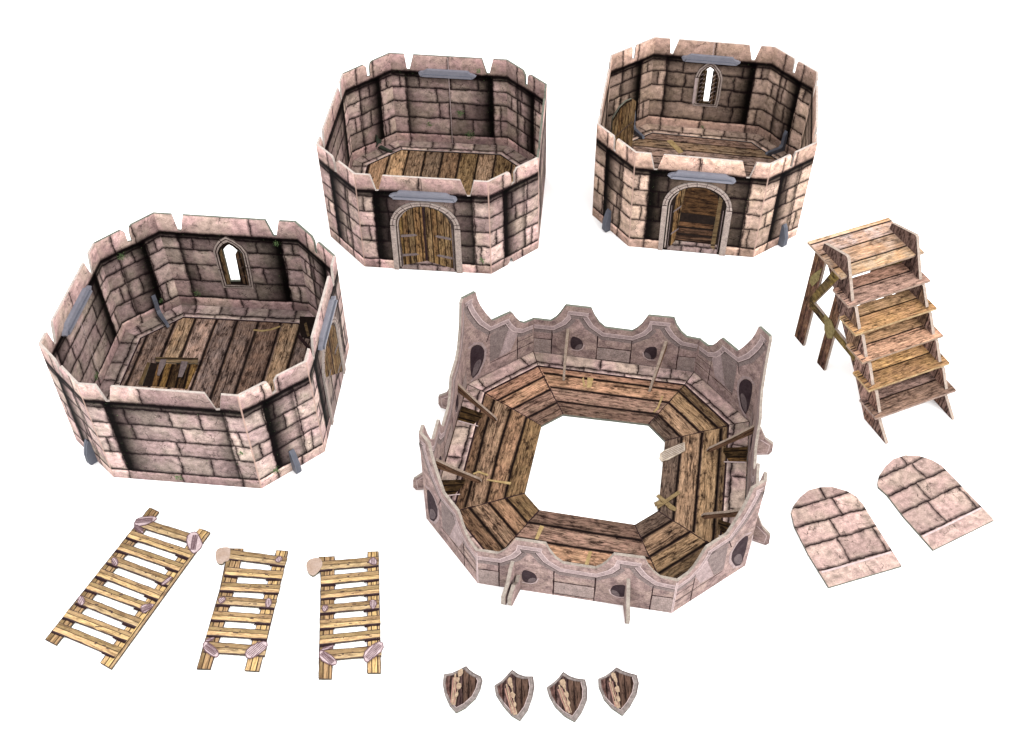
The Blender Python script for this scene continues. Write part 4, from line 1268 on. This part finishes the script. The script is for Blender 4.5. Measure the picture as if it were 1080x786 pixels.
# ------------------------------------------------------------------ stairs
def stairs():
    S = (30.41, 59.95)
    root = thing('toy_staircase', S, 'open wooden-print card staircase of five treads and a top platform on crossed legs', 'toy staircase')
    back = (-.3899, .9209)
    acr = (.9209, .3899)

    def P3(w_, s_, z):
        return (S[0] + acr[0] * w_ + back[0] * s_, S[1] + acr[1] * w_ + back[1] * s_, z)
    WTH = 6.59
    side = wood('printed_stair_side', [.8, 1.9, 3.2, 4.6, 6.0, 7.6, 9.2], 12, ((.340, .245, .210), (.150, .100, .085), (.280, .200, .170)), seed=1.9, axis='V', gap=.04)
    sedge = plain('printed_stair_side_edge', (.42, .34, .29), (.30, .24, .20), 3.0, .3)
    legm = wood('printed_stair_leg', [.7], 2.0, ((.170, .105, .078), (.070, .038, .030), (.18, .115, .07)), seed=3.3, axis='V', gap=.03)
    brm = wood('printed_stair_brace', [.5], 2.0, ((.130, .105, .062), (.055, .040, .028), (.16, .125, .06)), seed=3.8, axis='U', gap=.03)
    gold_l = plain('printed_yellow_lashing', (.24, .195, .085), (.13, .10, .045), 3.0, .4)
    for q, w0 in enumerate((0.0, WTH)):
        f = lambda u, v, w_: P3(w0 - w_ , u, v)      # w > 0 to the left / outside
        prof = [(0, .02), (3.0, .02), (4.9, 2.4), (11.6, 9.6), (12.9, 10.4), (12.8, 11.25), (12.6, 11.35), (10.0, 12.15), (9.8, 12.05)]
        for k in range(4, -1, -1):
            z, s0 = 2.0 + 1.72 * k, 1.38 + 1.58 * k
            if k < 4:
                prof.append((s0 + 1.42, z + 1.5))
            prof += [(s0 + .40, z + .0), (s0 + .62, z - .2)]
        m = MB(S)
        m.card(prof, [], f, -.14, .14, side, side, sedge)
        m.build('side_board', root)
        for (pts, nm, mt, wz) in (
            ([(12.2, .02), (13.6, .02), (13.6, 10.4), (12.2, 10.4)], 'leg', legm, 0),
            ([(8.95, .02), (10.05, .02), (10.1, 8.2), (9.0, 7.4)], 'leg', legm, 0)):
            m = MB(S)
            m.card(pts, [], f, -.12 + wz, .12 + wz, mt, mt, sedge, uvf=lambda u, v: (u - 9.0 if u < 11 else u - 12.3, v))
            m.build(nm, root)
        for pts in ([(12.6, 4.3), (12.9, 5.1), (11.0, 9.9), (10.0, 9.9)], [(12.4, 5.2), (12.6, 4.4), (5.9, 4.1), (5.9, 4.8)]):
            m = MB(S)
            g = lambda u, v, w_: f(u, v, w_)
            m.card(pts if area2(pts) > 0 else pts[::-1], [], g, -.09, .145 if pts[0][0] > 12.5 else .155, brm, brm, sedge,
                   uvf=lambda u, v: (u, v * .35))
            m.build('brace', root)
        m = MB(S)
        kn = [(10.6, 5.3), (10.1, 3.9), (9.5, 3.5), (9.0, 3.9), (8.9, 4.9), (9.6, 5.4)]
        m.card(kn if area2(kn) > 0 else kn[::-1], [], f, .16, .22, gold_l, None, gold_l)
        m.build('lashing', root)
        m = MB(S)
        kn = [(12.35, 9.0), (13.35, 7.3), (13.35, 6.6), (12.9, 6.5), (12.35, 7.6)]
        m.card(kn if area2(kn) > 0 else kn[::-1], [], f, .12, .17, gold_l, None, gold_l)
        m.build('lashing', root)
    tones = [PINKW, GOLDW, PINKW, GOLDW, PINKW]
    tones = [((.390, .285, .235), (.180, .125, .108), (.270, .200, .175)), ((.510, .370, .205), (.270, .180, .100), (.400, .275, .175)),
             ((.400, .290, .215), (.215, .150, .112), (.370, .255, .190)), ((.500, .360, .205), (.270, .180, .100), (.41, .28, .175)),
             ((.390, .280, .225), (.205, .142, .115), (.35, .245, .20))]
    edges = [plain('printed_tread_edge', t[0], t[1], 3.0, .3) for t in tones]
    for k in range(5):
        z, s0 = 2.0 + 1.72 * k, 1.38 + 1.58 * k
        mt = wood('printed_tread_boards', [1.6], 2.8, tones[k], seed=k * 1.7 + .4, axis='U', gap=.06, contrast=.85)
        g = lambda u, v, w_: P3(u, v, z + w_)
        m = MB(S)
        m.card([(-.66, s0), (7.26, s0), (7.26, s0 + 2.25), (6.44, s0 + 2.25), (6.44, s0 + 2.75), (.15, s0 + 2.75), (.15, s0 + 2.25), (-.66, s0 + 2.25)], [], g, -.22, 0, mt, mt, edges[k],
               uvf=lambda u, v: (u + k * 9, v - s0))
        r = random.Random(k)
        for a in (-.45,):
            for q in range(4):
                m.strip([(a - .15, s0 + .3 + q * .5), (a + .35, s0 + .36 + q * .5)], .08, g, .012, M_INKS, .02, r)
        m.build('tread', root)
    mt = wood('printed_platform_boards', [1.2, 2.95, 4.4], 5.0, ((.450, .310, .220), (.245, .165, .120), (.35, .285, .25)), seed=12.4, axis='U', gap=.07, contrast=.7)
    g = lambda u, v, w_: P3(u, v, 10.62 + w_)
    m = MB(S)
    m.card([(-.7, 9.3), (7.3, 9.3), (7.3, 14.15), (-.7, 14.15)], [], g, -.22, 0, mt, mt, edges[2], uvf=lambda u, v: (u, v - 9.3))
    m.build('platform', root)


stairs()

# ------------------------------------------------------------------ flat pieces
def ccw(P):
    P = [tuple(p) for p in P]
    return P if area2(P) > 0 else P[::-1]


def centre(P):
    return (sum(p[0] for p in P) / len(P), sum(p[1] for p in P) / len(P))


def bar(L, R, wd):
    dx, dy = R[0] - L[0], R[1] - L[1]
    l = math.hypot(dx, dy)
    nx, ny = -dy / l * wd / 2, dx / l * wd / 2
    return (dx / l, dy / l), [(L[0] - nx, L[1] - ny), (R[0] - nx, R[1] - ny), (R[0] + nx, R[1] + ny), (L[0] + nx, L[1] + ny)]


M_RAIL = [wood('printed_ladder_rail', [.35, .75], 1.2, TANW, dark=(.09, .045, .03), seed=2.0 + q, axis='U', gap=.03, contrast=.68) for q in range(2)]
M_RUNG = [wood('printed_ladder_rung', [.42], .8, ((.450, .360, .215), (.30, .225, .130), (.39, .300, .185)), dark=(.09, .045, .03), seed=5.0 + q, axis='U', gap=.02, contrast=.62) for q in range(3)]
M_LEDGE = plain('ladder_cut_edge', (.16, .14, .10), (.08, .08, .05), 3.0, .3)
M_HOOK = plain('printed_hook_stone', (.44, .34, .29), (.36, .26, .20), 2.0, .15)


def ladder(key, label, group=None):
    d = D['LADDER'][key]
    allp = [p for r in d['rails'] for p in r]
    org = centre(allp)
    root = thing('toy_ladder', org, label, 'toy ladder', group)
    r = random.Random(hash(key) % 7 if False else {'A': 1, 'B': 2, 'C': 3}[key])
    for q, R in enumerate(d['rails']):
        P = ccw(R)
        # direction of the rail: between the midpoints of its far and near ends
        ys = sorted(P, key=lambda p: p[1])
        lo, hi = centre(ys[:2]), centre(ys[-2:])
        e = ((hi[0] - lo[0]) / dist(lo, hi), (hi[1] - lo[1]) / dist(lo, hi))
        uvf = lambda u, v: ((u - lo[0]) * e[0] + (v - lo[1]) * e[1] + q * 30, -(u - lo[0]) * e[1] + (v - lo[1]) * e[0] + .6)
        m = MB(org)
        m.card(P, [], flatf(.02), 0, .16, M_RAIL[q], M_RAIL[q], M_LEDGE, uvf=uvf)
        m.strip(P + P[:1], .06, flatf(0), .186, M_INKS, .01, r)
        m.build('side_rail', root)
    n = len(d['rungs'])
    W_ = .68 if key == 'A' else .70
    for q, (L, R) in enumerate(d['rungs']):
        e, P = bar(L, R, W_ * (1.12 if q in (0, n - 1) else 1))
        P = [(p[0] + r.uniform(-.03, .03), p[1] + r.uniform(-.03, .03)) for p in P]
        uvf = lambda u, v: ((u - L[0]) * e[0] + (v - L[1]) * e[1] + q * 11, -(u - L[0]) * e[1] + (v - L[1]) * e[0] + .4)
        m = MB(org)
        m.card(P, [], flatf(.02), .01, .19, M_RUNG[q % 3], M_RUNG[q % 3], M_LEDGE, uvf=uvf)
        m.strip([P[0], P[1]], .09, flatf(0), .216, M_INKS, .02, r)
        m.strip([P[3], P[2]], .05, flatf(0), .216, M_INKS, .015, r)
        for _ in range(5):
            a = r.uniform(.15, .85)
            b = r.uniform(-.18, .18)
            c0 = (L[0] + (R[0] - L[0]) * a - e[1] * b, L[1] + (R[1] - L[1]) * a + e[0] * b)
            m.strip([c0, (c0[0] + e[0] * r.uniform(.06, .3), c0[1] + e[1] * .05)], r.uniform(.04, .09), flatf(0), .218, M_INKS)
        # printed dark line under each end of the rung
        if key != 'A' and q < n - 1 or (key == 'A' and q > 0):
            ll = dist(L, R)
            off_ = -W_ * .62
            for a0, a1 in ((.0, 1.05), (ll - 1.1, ll)):
                pts = [(L[0] + e[0] * a - (-e[1]) * 0 + e[1] * (-off_), L[1] + e[1] * a - e[0] * (-off_)) for a in (a0, (a0 + a1) / 2, a1)]
                m.strip(pts, .24, flatf(0), .20, M_INK, .03, r)
        m.build('rung', root)
    for R in d['ropes']:
        P = ccw(R)
        m = MB(org)
        m.card(smooth(P, 1), [], flatf(.02), .17, .25, M_ROPE, M_ROPE, M_ROPE_D)
        Q = smooth(P, 1)
        m.strip(Q + Q[:1], .07, flatf(0), .274, M_ROPE_D)
        c = centre(P)
        far = max(P, key=lambda p: dist(p, c))
        fx, fy = far[0] - c[0], far[1] - c[1]
        l = math.hypot(fx, fy)
        fx, fy = fx / l, fy / l
        half = min(abs(-(p[0] - c[0]) * fy + (p[1] - c[1]) * fx) for p in P if dist(p, c) < l * .8) if any(dist(p, c) < l * .8 for p in P) else .15
        half = max(half, .22)
        for t in (-.75, -.42, -.1, .22, .55, .85) if l > .6 else (-.5, 0, .5):
            a = (c[0] - fx * l * .62 - fy * t * half, c[1] - fy * l * .62 + fx * t * half)
            b = (c[0] + fx * l * .66 - fy * t * half, c[1] + fy * l * .66 + fx * t * half)
            m.strip([a, b], .055, flatf(0), .278, M_ROPE_D, .008, r)
        m.build('lashing', root)
    if 'hook' in d:
        m = MB(org)
        m.card(smooth(ccw(d['hook']), 1), [], flatf(.02), .03, .205, M_HOOK, M_HOOK, M_LEDGE)
        m.build('hook', root)


ladder('A', 'longest wood-print card ladder, nine rungs, lying slanted at the far left')
ladder('B', 'middle one of the three flat ladders, short, slanting right, with a stone hook')
ladder('C', 'rightmost of the three flat ladders, short and almost upright with a stone hook')

AR_ROWS = [1.46, 3.7, 5.48, 7.18]
AR_J = [[], [.44, .95], [.5], [.69], [.62]]
for q, (P, lab) in enumerate(zip(D['ARCH'], ('stone-print card arch infill lying nearer the camera, left of the two',
                                             'stone-print card arch infill lying farther back, right of the two'))):
    P = ccw(P)
    mt = stone('printed_arch_masonry', 6.1, 8.6, AR_ROWS, AR_J, seed=20.3 + q, pal=3, ivy=(), bright=1.0, vary=.4)
    # the base corners are given explicitly in the outline
    A, B = (D['ARCH'][0][11], D['ARCH'][0][10]) if q == 0 else (D['ARCH'][1][10], D['ARCH'][1][9])
    L = dist(A, B)
    e = ((B[0] - A[0]) / L, (B[1] - A[1]) / L)
    org = centre(P)
    uvf = lambda u, v: (((u - A[0]) * e[0] + (v - A[1]) * e[1]) * 6.1 / L, (-(u - A[0]) * e[1] + (v - A[1]) * e[0]))
    m = MB(org)
    m.card(P, [], flatf(.02), 0, .19, mt, mt, M_EDGE_D, uvf=uvf)
    g = lambda u, v, w_: (A[0] + e[0] * u - e[1] * v, A[1] + e[1] * u + e[0] * v, .02 + w_)
    m.strip([(.12, 1.3), (3, 1.27), (L - .1, 1.3)], .16, g, .202, M_PALE)
    o = m.build('toy_arch', None)
    o.location = (org[0] * CM, org[1] * CM, 0)
    o['label'] = lab
    o['category'] = 'toy arch'
    o['group'] = 'loose arch infills'

M_RIM = plain('printed_shield_rim', (.27, .23, .215), (.14, .115, .108), 4.0, .3)
M_RIMD = plain('printed_shield_rim_shade', (.15, .12, .115), (.10, .08, .075), 4.0, .3)
M_FIELD = wood('printed_shield_boards', [.5, 1.0, 1.5, 2.0, 2.5], 4, ((.150, .108, .100), (.060, .040, .038), (.135, .092, .085)), seed=3.2, axis='V', gap=.03)
M_BONE = plain('printed_shield_emblem', (.42, .31, .215), (.24, .165, .115), 5.0, .3)
M_BONEP = plain('printed_shield_emblem_pink', (.34, .19, .15), (.26, .15, .12), 5.0, .3)
labs = ['leftmost of the four small shields, tilted to the right, brown field and grey rim',
        'second small shield from the left, pinkish pale rim, tilted to the left',
        'third small shield from the left, dark grey rim, tilted to the left',
        'rightmost of the four small shields, nearly upright with a wide pale rim']
for q, d in enumerate(D['SHIELD']):
    P0 = [tuple(p) for p in d['o']]
    P = ccw(P0)
    c = centre(P)
    root = thing('toy_shield', c, labs[q], 'toy shield', 'small card shields')
    m = MB(c)
    m.card(P, [], flatf(.02), 0, .17, M_RIM, M_RIM, M_EDGE_D)
    inn0 = [(c[0] + (p[0] - c[0]) * .80 - .09, c[1] + (p[1] - c[1]) * .80 - .02) for p in P0]
    # pale inner edge and shaded upper edge of the rim
    m.strip(inn0[6:13], .07, flatf(0), .196, M_PALE)
    m.strip(inn0[:7], .11, flatf(0), .197, M_RIMD)
    m.strip([(c[0] + (p[0] - c[0]) * .95, c[1] + (p[1] - c[1]) * .95) for p in P0[2:9]], .07, flatf(0), .198, M_RIMD)
    m.build('rim', root)
    m = MB(c)
    m.card(ccw(inn0), [], flatf(.02), .165, .185, M_FIELD, None, M_RIMD, uvf=lambda u, v: ((u - c[0]) * 1.2 + 2, v - c[1] + 5))
    m.build('field', root)
    m = MB(c)
    e = d['e']
    up = ((e[0][0] - e[4][0]), (e[0][1] - e[4][1]))
    l = math.hypot(*up)
    up = (up[0] / l, up[1] / l)
    sd = (up[1], -up[0])
    r = random.Random(q)
    for k_, s_ in ((0, .25), (1, .16), (2, .22), (3, .17)):
        cx, cy = e[k_][0] + sd[0] * .0, e[k_][1]
        pts = []
        for a in range(9):
            t = a / 9 * 2 * math.pi
            rr = s_ * r.uniform(.75, 1.15)
            pts.append((cx + sd[0] * math.cos(t) * rr * .75 + up[0] * math.sin(t) * rr * 1.35, cy + sd[1] * math.cos(t) * rr * .75 + up[1] * math.sin(t) * rr * 1.35))
        m.card(ccw(pts), [], flatf(.02), .18, .22 + .01 * k_, M_BONE, None, M_INKS)
    m.strip([e[0], e[1], e[2], e[3], e[4]], .07, flatf(0), .236, M_BONE, .02, r)
    for s_, mt, a0 in ((-.30, M_BONE, .1), (-.42, M_BONEP, .35), (-.2, M_BONEP, .3)):
        a = (e[0][0] + sd[0] * s_ - up[0] * l * a0 * .5, e[0][1] + sd[1] * s_ - up[1] * l * a0 * .5)
        b = (e[4][0] + sd[0] * (s_ + .12) + up[0] * l * a0 * .15, e[4][1] + sd[1] * (s_ + .12) + up[1] * l * a0 * .15)
        m.strip([a, b], .10, flatf(0), .226, mt, .025, r)
    m.strip([(e[3][0] - sd[0] * .25 - up[0] * .1, e[3][1] - sd[1] * .25 - up[1] * .1), (e[4][0] - sd[0] * .1, e[4][1] - sd[1] * .1)], .2, flatf(0), .223, M_BONE, .02, r)
    m.build('emblem', root)
